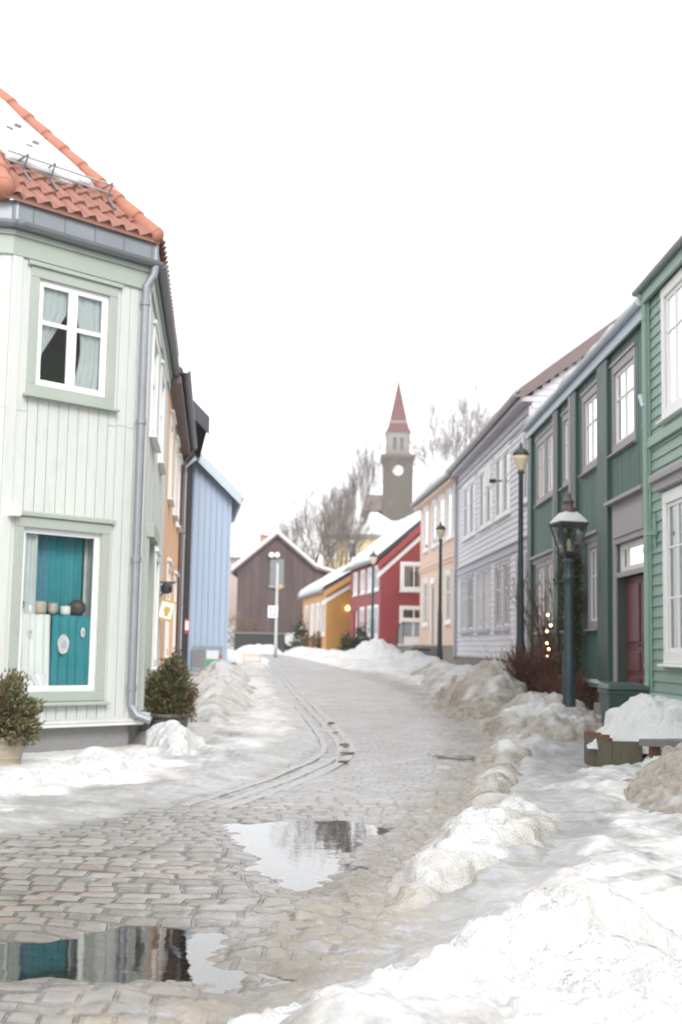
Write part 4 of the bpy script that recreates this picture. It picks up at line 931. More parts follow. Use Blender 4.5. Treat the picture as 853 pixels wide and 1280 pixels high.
    roof(H, g, s0, s1, 8, 6.36, .10, .70, .12, 'blackroof', .22, .02); mb = MB(); mb.fbox(g, s0, s1 + .05, .0, .09, 6.12, 6.17); mb.build('soffit', 'dkgreen2', H)
    mb = MB(); mb.fbox(g, s0, s1 + .06, .091, .13, 6.12, 6.34); mb.build('fascia', 'bluetrim', H); gutter(H, g, s0, s1 + .06, .19, 6.34, .06, 'bluetrim')
    # ---- lilac house
    li = Frame((4.346, 28.169), -2.0, 'R')
    H = thing('lilac_house', 'lilac grey clapboard house with rows of paired white windows', 'house', li.P(6, 0, .5))
    s0, s1 = 0.0, 12.75
    for a, b in ((.25, .95), (2.75, 3.75), (3.95, 4.95), (5.55, 6.55), (6.85, 7.85), (8.85, 9.9), (10.15, 11.25)):
        window(H, li, a, b, 4.86, 6.42, 'white', 'white', (), (.62,), .09, True, .02, 'full')
    for a, b in ((2.75, 3.6), (4.05, 4.95), (5.9, 6.85), (7.2, 8.3), (9.1, 10.15), (10.5, 11.7)):
        window(H, li, a, b, 1.95, 3.50, 'lilact', 'offwhite', (.5,), (.62,), .09, True, .02, 'full')
    li.holes.append((.55, 1.5, 1.15, 2.75)); li.holes.append((.55, 1.5, 2.83, 3.5))
    mb = MB(); sheet_with_holes(mb, li, s0, s1, 1.1, 7.2); laps(mb, li, .12, s1 - .12, 1.15, 6.9, .15, .03); shell(mb, li, s0, s1, 9, 1.1, 7.2, 10.6)
    gl = Frame(li.P(0, 0, 0)[:2], 88, 'L')           # clapboards on the near gable
    for z in np.arange(6.0, 10.5, .15):
        a = max(.02, (z - 7.2) / .755 + .05); b = 9 - a
        if a < b: mb.hexa([gl.P(a, .001, z), gl.P(b, .001, z), gl.P(b, .03, z), gl.P(a, .03, z), gl.P(a, .001, z + .15), gl.P(b, .001, z + .15), gl.P(b, .006, z + .15), gl.P(a, .006, z + .15)])
    mb.build('wall', 'lilac', H)
    mb = MB(); mb.fbox(li, -.02, .14, .003, .05, 1.15, 6.95); mb.fbox(li, s1 - .14, s1, .003, .05, 1.15, 6.95); mb.build('corner_board', 'lilac', H)
    mb = MB(); mb.fbox(li, s0, s1, .03, .12, 3.92, 4.0, 3.96); mb.fbox(li, s0, s1, .03, .06, 3.72, 3.918); mb.fbox(li, s0, s1, .03, .07, 6.62, 6.70); mb.fbox(li, s0, s1, .03, .055, 6.82, 7.05); mb.build('band_board', 'lilact', H)
    mb = MB(); mb.fbox(li, .55, 1.5, -.14, -.10, 1.15, 2.75); mb.build('door', 'darkdoor', H); mb = MB(); mb.fbox(li, .55, 1.5, -.12, -.09, 2.83, 3.5); tr = mb.build('transom_window', 'offwhite', H); mb = MB(); mb.fbox(li, .63, 1.42, -.089, -.08, 2.9, 3.42); mb.build('pane', 'glass', tr)
    mb = MB(); mb.fbox(li, .4, .55, .003, .06, 1.15, 3.6); mb.fbox(li, 1.5, 1.65, .003, .06, 1.15, 3.6); mb.build('door_casing', 'lilact', H)
    mb = MB(); mb.fbox(li, s0, s1, -.2, -.02, -.2, 1.1); mb.build('foundation', 'stone', H)
    roof(H, li, s0, s1, 9, 7.3, .28, .755, .16, 'tile', .12, .2); gutter(H, li, s0 - .2, s1, .36, 7.22, .09, 'lilact')
    mb = MB(); mb.fbox(li, s0 - .2, s1, .0, .27, 7.02, 7.14); mb.build('soffit', 'lilact', H)
    mb = MB()                                          # brown verge board of the near gable
    A = [(-.30, 7.30 - .05 - .20), (4.5, 7.30 + 4.78 * .755 - .21 - .2), (4.5, 7.30 + 4.78 * .755 + .02), (-.30, 7.30 + .02)]
    mb.prism([gl.P(a, .205, b) for a, b in A], [gl.P(a, .25, b) for a, b in A]); mb.build('verge_board', 'brown', H)
    downpipe(H, [li.P(s1 - .05, .34, 7.15), li.P(s1 - .05, .10, 6.8), li.P(s1 - .05, .10, 1.1)], .05, 'lilact')
    # window box bracket and one opened casement
    mb = MB(); mb.hexa([li.P(5.58, .05, 5.85), li.P(6.0, .17, 5.80), li.P(6.02, .15, 5.80), li.P(5.6, .03, 5.85), li.P(5.58, .05, 6.36), li.P(6.0, .17, 6.36), li.P(6.02, .15, 6.36), li.P(5.6, .03, 6.36)]); mb.build('open_casement', 'white', H)
    mb = MB(); mb.fbox(li, 3.84, 3.88, .03, .2, 5.70, 5.73); mb.fbox(li, 3.80, 3.92, .2, .36, 5.66, 5.76); mb.build('flood_light', 'ironblack', H)
    # ---- peach house
    pe = Frame((3.905, 40.80), -4.1, 'R')
    H = thing('peach_house', 'pale pink peach house with white windows and dark door between lilac and red houses', 'house', pe.P(5, 0, .8))
    s0, s1 = .02, 9.2
    for a, b in ((.3, .95), (1.45, 2.45), (3.05, 4.35), (4.95, 5.9), (7.0, 8.2)): window(H, pe, a, b, 5.2, 6.75, 'white', 'white', (), (.62,), .1, True, .03, 'full')
    for a, b in ((1.5, 2.5), (7.0, 8.2)): window(H, pe, a, b, 2.3, 3.9, 'white', 'white', (.5,), (.62,), .1, True, .03, 'full')
    pe.holes.append((5.0, 5.75, 1.5, 3.6))
    mb = MB(); sheet_with_holes(mb, pe, s0, s1, 1.45, 7.1); vboards(mb, pe, s0, s1, 1.5, 4.3, .2, .012, .012); vboards(mb, pe, s0, s1, 4.6, 6.9, .2, .012, .012); shell(mb, pe, s0, s1, 8, 1.45, 7.1, 9.8); mb.build('wall', 'peach', H)
    mb = MB(); mb.fbox(pe, 5.0, 5.75, -.14, -.1, 1.5, 3.6); mb.build('door', 'dkgreen2', H); mb = MB(); mb.fbox(pe, 4.85, 5.0, .003, .05, 1.5, 3.75); mb.fbox(pe, 5.75, 5.9, .003, .05, 1.5, 3.75); mb.fbox(pe, 4.8, 5.95, .003, .09, 3.75, 3.95); mb.build('door_casing', 'white', H)
    mb = MB(); mb.fbox(pe, s0, s1, .013, .09, 4.42, 4.56, 4.5); mb.fbox(pe, s0, s1, .003, .05, 4.3, 4.418); mb.build('band_board', 'peach', H)
    mb = MB(); mb.fbox(pe, s0, s1, -.3, -.03, -.1, 1.45); mb.build('foundation', 'stone', H)
    roof(H, pe, s0, s1, 8, 7.18, .3, .72, .14, 'zincdark', .30, .12); gutter(H, pe, s0, s1 + .1, .38, 7.10, .09, 'zinc'); mb = MB(); mb.fbox(pe, s0, s1, .0, .28, 6.9, 7.03); mb.build('soffit', 'peach', H)
    mb = MB(); mb.fbox(pe, .25, .34, .02, .1, 1.0, 3.4); mb.build('ochre_pipe', 'ochre', H)
    S = thing('stone_steps', 'dark stone steps with landing in front of the peach house door', 'steps', pe.P(6.4, .5, .8))
    mb = MB(); mb.fbox(pe, 4.0, 8.6, -.02, .95, .3, 1.43); mb.build('landing', 'stone', S)
    for k in range(5): mb = MB(); mb.fbox(pe, 8.6 + k * .28, 8.88 + k * .28, -.02, .95, .3, 1.28 - k * .19); mb.build('step', 'stone', S)
    mb = MB(); mb.fbox(pe, 4.0, 8.6, -.02, .97, 1.431, 1.50); mb.build('landing_snow', 'snowclean', S, bevel=.02)
    Rl = thing('iron_railing', 'black iron railing running down the stone steps', 'railing', pe.P(9.2, .9, .8))
    mb = MB(); mb.tube([pe.P(7.2, .9, 2.3), pe.P(8.6, .9, 2.3), pe.P(10.0, .9, 1.4)], .025, 8); mb.build('handrail', 'ironblack', Rl)
    for k in range(8): q = 7.25 + k * .38; t = 2.3 if q < 8.6 else 2.3 - (q - 8.6) * .643; mb = MB(); mb.tube([pe.P(q, .9, t - .85), pe.P(q, .9, t)], .014, 6); mb.build('baluster', 'ironblack', Rl)
    # ---- red house
    rd = Frame((1.80, 54.0), -9, 'R')
    H = thing('red_house', 'red boarded house with snowy roof and white framed windows', 'house', rd.P(4, 0, .9))
    s0, s1 = 0, 8.0; dep = 5.2
    for a, b in ((.55, 1.5), (2.2, 3.1), (3.9, 4.9), (6.0, 6.9)): window(H, rd, a, b, 3.95, 4.85, 'white', 'white', (.5,), (), .12, True, 0, 'half')
    for a, b in ((.55, 1.5), (2.0, 3.0), (4.0, 4.9)): window(H, rd, a, b, 1.9, 3.1, 'white', 'white', (.5,), (.6,), .12, True, 0, 'half')
    rd.holes.append((6.0, 6.9, 1.2, 3.1)); mb = MB(); mb.fbox(rd, 6.0, 6.9, -.14, -.1, 1.2, 3.1); mb.build('door', 'white', H)
    gd = Frame((1.80, 54.0), 81, 'L')               # near gable, s to the right
    window(H, gd, .98, 1.95, 3.95, 4.95, 'white', 'white', (.5,), (), .14, True, 0, 'half')
    gd.holes.append((.95, 2.0, 1.2, 3.05)); window(H, gd, .95, 2.0, 2.6, 3.05, 'white', 'white', (.5,), (), .12, False, 0, None)
    gd.holes[-1] = (.95, 2.0, 2.6, 3.05)
    mb = MB(); mb.fbox(gd, .95, 2.0, -.12, -.08, 1.2, 2.55); dr = mb.build('door', 'white', H); mb = MB()
    for a in (1.02, 1.52): mb.fbox(gd, a, a + .40, -.079, -.06, 1.85, 2.45)
    mb.build('pane', 'panel', dr)
    mb = MB(); mb.fbox(gd, .82, .95, .003, .04, 1.2, 2.55); mb.fbox(gd, 2.0, 2.13, .003, .04, 1.2, 2.55); mb.build('door_casing', 'white', H)
    mb = MB(); sheet_with_holes(mb, rd, s0, s1, 1.1, 5.3); vboards(mb, rd, s0, s1, 1.15, 5.15, .17, .02, .015); sheet_with_holes(mb, gd, 0, dep, 1.1, 5.2); vboards(mb, gd, 0, dep, 1.15, 5.2, .17, .02, .015)
    pk = .86; ap = 5.2 + dep / 2 * pk
    mb.poly([gd.P(0, 0, 5.2), gd.P(dep, 0, 5.2), gd.P(dep / 2, 0, ap)])
    for a in np.arange(.1, dep, .17): t = 5.2 + min(a, dep - a) * pk - .12; mb.fbox(gd, a, a + .15, .001, .015, 5.2, t)
    mb.poly([rd.P(s1, 0, 1.1), rd.P(s1, -dep, 1.1), rd.P(s1, -dep, 5.2), rd.P(s1, -dep / 2, ap), rd.P(s1, 0, 5.2)]); mb.poly([rd.P(0, -dep, 1.1), rd.P(s1, -dep, 1.1), rd.P(s1, -dep, 5.2), rd.P(0, -dep, 5.2)]); mb.build('wall', 'red', H)
    roof(H, rd, s0, s1, dep, 5.22, .25, pk, .12, 'blackroof', .20, .32); gutter(H, rd, -.3, s1 + .3, .33, 5.12, .08, 'zinc')
    for nm, mm, z0, z1, d0 in (('verge_board', 'red', -.34, .0, .32), ('gable_trim', 'white', -.72, -.48, .03)):
        mb = MB(); A = [(-.2, 4.99 + z0 + .04), (dep / 2, ap + .16 + z0), (dep + .2, 4.99 + z0 + .04), (dep + .2, 4.99 + z1 + .04), (dep / 2, ap + .16 + z1), (-.2, 4.99 + z1 + .04)]
        mb.prism([gd.P(a, d0, b) for a, b in A], [gd.P(a, d0 + .05, b) for a, b in A]); mb.build(nm, mm, H)
    mb = MB(); mb.fbox(rd, s0, s1, -.2, -.02, .2, 1.1); mb.build('foundation', 'stone', H)
    # ---- ochre house
    oc = Frame((-.66, 64.0), -8.3, 'R'); go = Frame((-.66, 64.0), 81.7, 'L'); dep = 4.6; pk = .60
    H = thing('ochre_house', 'low ochre yellow house with snowy roof and a lit wall lamp', 'house', oc.P(5, 0, .9))
    for a, b in ((.5, 1.7), (2.6, 3.9), (5.0, 6.3), (7.8, 8.9)): window(H, oc, a, b, 2.05, 3.55, 'white', 'white', (.5,), (.62,), .14, True, 0, 'full')
    ap = 4.2 + dep / 2 * pk
    mb = MB(); sheet_with_holes(mb, oc, 0, 10.4, .9, 4.3); vboards(mb, oc, 0, 10.4, .95, 4.2, .2, .02, .015); mb.build('street_wall', 'ochrepale', H)
    mb = MB(); mb.poly([go.P(0, 0, .9), go.P(dep, 0, .9), go.P(dep, 0, 4.2), go.P(dep / 2, 0, ap), go.P(0, 0, 4.2)])
    for a in np.arange(.0, dep, .2): t = 4.2 + min(a, dep - a) * pk - .12; mb.fbox(go, a, a + .18, .001, .02, .95, t)
    mb.poly([oc.P(10.4, 0, .9), oc.P(10.4, -dep, .9), oc.P(10.4, -dep, 4.2), oc.P(10.4, -dep / 2, ap), oc.P(10.4, 0, 4.2)]); mb.poly([oc.P(0, -dep, .9), oc.P(10.4, -dep, .9), oc.P(10.4, -dep, 4.2), oc.P(0, -dep, 4.2)]); mb.build('wall', 'ochre', H)
    roof(H, oc, 0, 10.4, dep, 4.28, .22, pk, .12, 'blackroof', .34, .3); gutter(H, oc, -.3, 10.7, .30, 4.2, .08, 'zinc')
    for nm, mm, z0, z1, d0 in (('verge_board', 'ochre', -.30, .0, .30), ('gable_trim', 'white', -.66, -.42, .03)):
        mb = MB(); A = [(-.2, 4.15 + z0), (dep / 2, ap + .12 + z0), (dep + .2, 4.15 + z0), (dep + .2, 4.15 + z1), (dep / 2, ap + .12 + z1), (-.2, 4.15 + z1)]
        mb.prism([go.P(a, d0, b) for a, b in A], [go.P(a, d0 + .05, b) for a, b in A]); mb.build(nm, mm, H)
    mb = MB(); mb.fbox(oc, 0, 10.4, -.2, -.02, .2, .9); mb.fbox(go, 0, dep, -.2, -.02, .2, .9); mb.build('foundation', 'stone', H)
    L = thing('wall_lamp', 'small lit yellow lamp on the ochre gable wall', 'lamp', go.P(1.08, .02, 3.3))
    mb = MB(); mb.tube([go.P(1.08, .0, 3.32), go.P(1.08, .2, 3.36)], .02); mb.build('bracket', 'ironblack', L)
    mb = MB(); mb.lathe(go.P(1.08, .22, 3.20), [(.03, 0), (.10, .06), (.12, .13), (.08, .22), (.03, .26)], 14); mb.build('globe', 'walllamp', L, smooth=True)
right_row()

# ================================================================== barn and what stands around it
def far_things():
    H = thing('barn', 'dark weathered wooden barn gable with snowy roof at the end of the street', 'barn', (-3.8, 80, 1.1))
    f = Frame((0, 80), 90, 'L'); pts = [(-6.6, .8), (-.5, .8), (-.5, 6.05), (-1.56, 6.35), (-4.07, 8.45), (-6.6, 6.3)]
    mb = MB(); mb.poly([f.P(a, 0, b) for a, b in pts]); mb.poly([f.P(a, -11, b) for a, b in pts]); mb.poly([f.P(-6.6, 0, .8), f.P(-6.6, -11, .8), f.P(-6.6, -11, 6.3), f.P(-6.6, 0, 6.3)]); mb.poly([f.P(-.5, 0, .8), f.P(-.5, -11, .8), f.P(-.5, -11, 6.05), f.P(-.5, 0, 6.05)])
    x = -6.6
    while x < -.55:
        w = random.uniform(.14, .26); e = min(x + w, -.5); c = (x + e) / 2
        t = 6.3 + (c + 6.6) * .85 if c < -4.07 else 8.45 - (c + 4.07) * .837 if c < -1.56 else 6.35 - (c + 1.56) * .283
        mb.fbox(f, x, e - .025, .001, random.uniform(.02, .06), random.uniform(1.1, 1.5), t - .1); x += w
    mb.build('wall', 'barn', H)
    def rp(o): return [(-7.0, 6.02 + o), (-4.07, 8.52 + o), (-1.56, 6.42 + o), (.05, 5.95 + o)]
    mb = MB(); lo, hi = rp(-.12), rp(.04)
    for k in range(3): A = [lo[k], lo[k + 1], hi[k + 1], hi[k]]; mb.prism([f.P(a, .35, b) for a, b in A], [f.P(a, -11.3, b) for a, b in A])
    mb.build('roof', 'brown', H)
    mb = MB(); lo, hi = rp(.045), rp(.045); hi = [(-6.95, 6.12 + .3), (-4.07, 8.57 + .22), (-1.5, 6.47 + .16), (.0, 6.0 + .16)]
    for k in range(3): A = [lo[k], lo[k + 1], hi[k + 1], hi[k]]; mb.prism([f.P(a, .30, b) for a, b in A], [f.P(a, -11.2, b) for a, b in A])
    mb.build('roof_snow', 'snowclean', H)
    mb = MB(); mb.fbox(f, -4.5, -3.62, .0, .10, 5.2, 6.9); w = mb.build('window', 'zincdark', H)
    mb = MB()
    for k in range(6): mb.fbox(f, -4.42, -3.70, .101, .13, 5.3 + k * .26, 5.46 + k * .26)
    mb.build('shutter_slats', 'zincdark', w); mb = MB(); mb.fbox(f, -4.55, -3.57, .101, .2, 5.05, 5.2); mb.build('sill', 'zinc', w)
    for a in (-4.42, -4.06): mb = MB(); mb.lathe(f.P(a, .25, 6.95), [(.04, 0), (.16, .08), (.19, .2), (.12, .34), (.03, .38)], 12); mb.build('globe_lamp', 'signw', H, smooth=True)
    mb = MB(); mb.box(-5.62, -5.18, 87, 87.5, 6.5, 8.95); c = mb.build('chimney', 'brick', H); mb = MB(); mb.box(-5.68, -5.12, 86.94, 87.56, 8.95, 9.05); mb.build('chimney_cap', 'cap', c)
    mb = MB(); mb.fbox(f, -6.6, -.5, -.2, .08, .5, 1.2); mb.build('foundation', 'hedgewall', H)
    W = thing('stone_wall', 'low dark stone wall below the barn behind a snow strip', 'wall', (-3.9, 63.6, 1.0)); mb = MB(); mb.box(-5.3, -2.75, 63.3, 63.9, .6, 1.92); mb.build('wall_body', 'hedgewall', W); mb = MB(); mb.box(-5.35, -2.7, 63.25, 63.95, 1.92, 1.99); mb.build('wall_cap', 'zincdark', W)
    P = thing('distant_house', 'faded pink house half hidden left of the barn', 'house', (-8.5, 95, 3))
    mb = MB(); mb.box(-11, -7.3, 95, 102, 1, 8.0); mb.build('wall', 'pink', P); mb = MB(); mb.prism([(-11.4, 94.6, 8), (-6.9, 94.6, 8), (-9.1, 94.6, 9.6)], [(-11.4, 102.4, 8), (-6.9, 102.4, 8), (-9.1, 102.4, 9.6)]); mb.build('roof', 'snowclean', P)
    # snow covered hatchback, side on, tail behind the ochre house
    C = thing('parked_car', 'snow covered white car parked before the barn beside the ochre house', 'car', (-2.4, 78, 1.1))
    z = 1.0
    prof = [(-4.2, .35), (-.5, .35), (-.45, .8), (-.6, 1.05), (-1.0, 1.45), (-2.4, 1.48), (-3.05, 1.0), (-4.05, .85), (-4.25, .6)]
    mb = MB(); mb.prism([(a, 77.2, z + b) for a, b in prof], [(a, 78.8, z + b) for a, b in prof]); mb.build('body', 'carw', C, bevel=.08)
    mb = MB()
    for A in ([(-2.9, 1.02), (-2.0, 1.02), (-2.0, 1.36), (-2.4, 1.36)], [(-1.9, 1.02), (-.8, 1.02), (-1.1, 1.36), (-1.9, 1.36)]): mb.prism([(a, 77.19, z + b) for a, b in A], [(a, 77.16, z + b) for a, b in A])
    mb.build('window', 'darkopen', C)
    for a in (-3.5, -1.2):
        mb = MB(); mb.tube([(a, 77.12, z + .3), (a, 77.35, z + .3)], .3, 18); wl = mb.build('wheel', 'rubber', C); mb = MB(); mb.tube([(a, 77.10, z + .3), (a, 77.119, z + .3)], .18, 14); mb.build('rim', 'steel', wl)
    mb = MB(); A = [(-2.45, 1.49), (-.95, 1.46), (-.95, 1.58), (-2.4, 1.62)]; mb.prism([(a, 77.25, z + b) for a, b in A], [(a, 78.75, z + b) for a, b in A]); A = [(-4.1, .88), (-3.0, 1.03), (-3.05, 1.15), (-4.05, .99)]; mb.prism([(a, 77.25, z + b) for a, b in A], [(a, 78.75, z + b) for a, b in A]); mb.build('snow_cover', 'snowclean', C, bevel=.04)
    # sign pole
    S = thing('sign_post', 'tall galvanised post with square white traffic sign before the barn', 'sign', (-2.62, 52, .85))
    mb = MB(); mb.lathe((-2.62, 52, .8), [(.075, 0), (.075, .6), (.065, .62), (.055, 3.95), (.02, 4.0)], 14); mb.build('pole', 'steel', S, smooth=True)
    mb = MB(); mb.box(-2.97, -2.56, 51.9, 51.93, 2.5, 3.0); sg = mb.build('sign_plate', 'signw', S, bevel=.006); mb = MB(); mb.box(-2.9, -2.63, 51.885, 51.899, 2.58, 2.92); sf = mb.build('sign_field', 'signb', sg); mb = MB(); mb.box(-2.84, -2.68, 51.875, 51.884, 2.63, 2.84); mb.lathe((-2.76, 51.88, 2.84), [(.03, 0), (.05, .03), (.03, .06)], 8); mb.build('sign_symbol', 'signw', sg)
    mb = MB(); mb.box(-2.55, -2.42, 51.93, 52.07, 3.7, 3.9); mb.build('yellow_box', 'signy', S, bevel=.02)
    # barrier
    Bq = thing('road_barrier', 'low pale orange trestle barrier in the snow left of the road', 'barrier', (-2.75, 40, .64))
    for a in (-3.02, -2.5):
        mb = MB(); mb.tube([(a, 39.85, .62), (a, 40, 1.08)], .025, 6); mb.tube([(a, 40.15, .62), (a, 40, 1.08)], .025, 6); mb.build('leg', 'barrier', Bq)
    for zz in (.78, .98): mb = MB(); mb.box(-3.06, -2.46, 39.92, 39.95, zz, zz + .1); mb.build('plank', 'barrier', Bq)
    o = thing('boulder', 'dark boulder capped with snow beside the blue gable corner', 'rock', (-3.35, 38.2, .6))
    mb = MB(); mb.lathe((-3.35, 38.2, .5), [(.2, 0), (.28, .12), (.26, .25), (.12, .36), (.02, .38)], 9); mb.build('stone', 'hedgewall', o); mb = MB(); mb.lathe((-3.30, 38.2, .82), [(.18, -.04), (.2, .03), (.1, .1), (.01, .11)], 10); mb.build('snow_cap', 'snowclean', o, smooth=True)
    u = thing('utility_box', 'small dark grey box half buried in snow beside the second lamp', 'utility box', (2.62, 39.2, .6))
    mb = MB(); mb.box(2.35, 2.85, 39, 39.5, .5, 1.28); mb.build('cabinet', 'zincdark', u, bevel=.02); mb = MB(); mb.box(2.32, 2.88, 38.97, 39.53, 1.281, 1.34); mb.build('lid', 'hedgewall', u)
far_things()

# ================================================================== hill: church, yellow house, dark roofed house
def hill_buildings():
    C = thing('church', 'grey stone church with clock tower and slim red spire on the hill', 'church', (9.17, 203, 19)); cx, cy = 9.17, 202.4
    def sq(mb, w, z0, z1, w2=None): w2 = w if w2 is None else w2; mb.hexa([(cx - w, cy - w, z0), (cx + w, cy - w, z0), (cx + w, cy + w, z0), (cx - w, cy + w, z0), (cx - w2, cy - w2, z1), (cx + w2, cy - w2, z1), (cx + w2, cy + w2, z1), (cx - w2, cy + w2, z1)])
    mb = MB(); sq(mb, 2.36, 14, 31.6)
    for q in (-2.15, 2.15): mb.box(cx + q - .28, cx + q + .28, cy - 2.46, cy - 2.30, 14, 31.2)
    mb.build('tower', 'church', C)
    mb = MB(); sq(mb, 2.45, 31.0, 31.3); sq(mb, 2.55, 31.61, 32.0); sq(mb, 2.75, 32.01, 32.5); mb.build('cornice', 'church', C); mb = MB(); sq(mb, 2.78, 32.51, 32.68); sq(mb, 2.1, 32.69, 33.0); mb.build('cornice_cap', 'brown', C)
    mb = MB(); sq(mb, 1.90, 33.01, 36.3); sq(mb, 2.0, 36.31, 36.5); mb.build('belfry', 'churchl', C)
    for q in (-.58, .58):
        mb = MB(); mb.box(cx + q - .27, cx + q + .27, cy - 1.96, cy - 1.905, 33.5, 35.3); mb.tube([(cx + q, cy - 1.96, 35.3), (cx + q, cy - 1.905, 35.3)], .27, 14); w = mb.build('window', 'darkopen', C)
        mb = MB()
        for k in range(5): mb.box(cx + q - .26, cx + q + .26, cy - 2.0, cy - 1.961, 33.6 + k * .35, 33.7 + k * .35)
        mb.build('louvre', 'zincdark', w)
    mb = MB()
    for (wa, za), (wb, zb) in zip([(2.12, 36.51), (1.75, 37.2), (1.5, 38.1)][:-1], [(1.75, 37.2), (1.5, 38.1)]): sq(mb, wa, za, zb - .002, wb)
    sq(mb, 1.42, 38.5, 45.5, .04); mb.build('spire', 'churchr', C); mb = MB(); sq(mb, 1.5, 38.1, 38.48); mb.build('spire_band', 'churchl', C); mb = MB(); mb.tube([(cx, cy, 45.4), (cx, cy, 46.3)], .05, 6); mb.build('finial', 'ironblack', C)
    f = Frame((cx, cy - 2.36), 90, 'L')
    def disc(mb, r, d0, d1, n=28): mb.prism([f.P(r * math.cos(a), d0, 30.05 + r * math.sin(a)) for a in np.linspace(0, 6.283, n + 1)[:-1]], [f.P(r * math.cos(a), d1, 30.05 + r * math.sin(a)) for a in np.linspace(0, 6.283, n + 1)[:-1]])
    mb = MB(); disc(mb, .80, .0, .11); ck = mb.build('clock', 'ceramicw', C); mb = MB(); disc(mb, .95, .0, .06); mb.build('clock_rim', 'brown', ck)
    mb = MB()
    for k in range(12):
        a = k * math.pi / 6; mb.prism([f.P(r * math.cos(a) + w * math.sin(a), .121, 30.05 + r * math.sin(a) - w * math.cos(a)) for r, w in ((.5, .06), (.74, .06), (.74, -.06), (.5, -.06))], [f.P(r * math.cos(a) + w * math.sin(a), .135, 30.05 + r * math.sin(a) - w * math.cos(a)) for r, w in ((.5, .06), (.74, .06), (.74, -.06), (.5, -.06))])
    mb.build('hour_marks', 'signk', ck)
    mb = MB()
    for a, L in ((R(10), .5), (R(160), .7)): mb.prism([f.P(r * math.cos(a) + w * math.sin(a), .14, 30.05 + r * math.sin(a) - w * math.cos(a)) for r, w in ((-.12, .09), (L, .05), (L, -.05), (-.12, -.09))], [f.P(r * math.cos(a) + w * math.sin(a), .16, 30.05 + r * math.sin(a) - w * math.cos(a)) for r, w in ((-.12, .09), (L, .05), (L, -.05), (-.12, -.09))])
    mb.build('hands', 'signk', ck)
    mb = MB(); mb.box(3.9, 6.75, 201, 212, 12, 23.6); mb.box(9.5, 16, 205, 225, 12, 22); mb.build('nave_wall', 'church', C); mb = MB(); mb.prism([(3.6, 200.5, 23.5), (7.2, 200.5, 23.5), (6.6, 200.5, 26.1), (4.0, 200.5, 26.1)], [(3.6, 212, 23.5), (7.2, 212, 23.5), (6.6, 212, 26.1), (4.0, 212, 26.1)]); mb.prism([(9, 204.5, 22), (16.5, 204.5, 22), (12.8, 204.5, 25.5)], [(9, 225, 22), (16.5, 225, 22), (12.8, 225, 25.5)]); mb.build('nave_roof', 'brown', C)
    # dark roofed house with brick chimney
    D = thing('hillside_house', 'dark roofed house with a red brick chimney below the church', 'house', (7.6, 122, 6))
    mb = MB(); mb.box(6.0, 12, 120.5, 128, 4, 12.6); mb.build('wall', 'churchl', D); mb = MB(); mb.prism([(5.2, 120, 12.4), (12.8, 120, 12.4), (9.2, 120, 16.0)], [(5.2, 128.5, 12.4), (12.8, 128.5, 12.4), (9.2, 128.5, 16.0)]); mb.build('roof', 'brown', D); mb = MB(); mb.box(7.1, 8.3, 119.2, 119.9, 11.2, 14.0); c = mb.build('chimney', 'brick', D); mb = MB(); mb.box(7.0, 8.4, 119.1, 120.0, 14.0, 14.2); mb.build('chimney_cap', 'cap', c)
    mb = MB(); mb.lathe((8.35, 121, 15.0), [(.15, 0), (.15, .7), (.35, .9), (.4, 1.25), (.2, 1.6), (.05, 1.8)], 10); mb.build('roof_vent', 'church', D)
    # yellow house
    Y = thing('yellow_house', 'pale yellow house with deep snow on its hipped roof behind the trees', 'house', (2, 98, 3.3))
    f = Frame((-1.35, 95), 90, 'L')
    window(Y, f, 1.95, 2.6, 8.15, 9.35, 'white', 'white', (.5,), (.5,), .14, True, 0, 'cafe'); window(Y, f, .3, .9, 8.15, 9.35, 'white', 'white', (.5,), (.5,), .14, True, 0, 'cafe'); window(Y, f, 1.95, 2.6, 5.4, 6.8, 'white', 'white', (.5,), (.5,), .14, True, 0, 'cafe')
    mb = MB(); sheet_with_holes(mb, f, 0, 6.9, 2, 9.8); shell(mb, f, 0, 6.9, 7, 2, 9.8); mb.build('wall', 'yellow', Y)
    mb = MB(); mb.fbox(f, -.15, 7.05, -7.1, .25, 9.72, 9.92); mb.build('eave', 'zinc', Y)
    mb = MB(); mb.hexa([f.P(-.2, .3, 9.93), f.P(3.2, .3, 9.93), f.P(3.2, -7.2, 9.93), f.P(-.2, -7.2, 9.93), f.P(.9, -1.5, 10.9), f.P(1.9, -1.5, 11.3), f.P(1.9, -5, 11.3), f.P(.9, -5, 10.9)])
    mb.hexa([f.P(3.0, .35, 9.94), f.P(7.1, .35, 9.94), f.P(7.1, -7.2, 9.94), f.P(3.0, -7.2, 9.94), f.P(3.6, -1.6, 11.9), f.P(4.2, -1.6, 11.9), f.P(4.2, -5, 11.9), f.P(3.6, -5, 11.9)])
    mb.hexa([f.P(4.6, .1, 9.95), f.P(7.0, .1, 9.95), f.P(7.0, -6, 9.95), f.P(4.6, -6, 9.95), f.P(5.4, -1.2, 11.2), f.P(6.3, -1.2, 11.2), f.P(6.3, -5, 11.2), f.P(5.4, -5, 11.2)]); mb.build('roof_snow', 'snowclean', Y, bevel=.12)
hill_buildings()

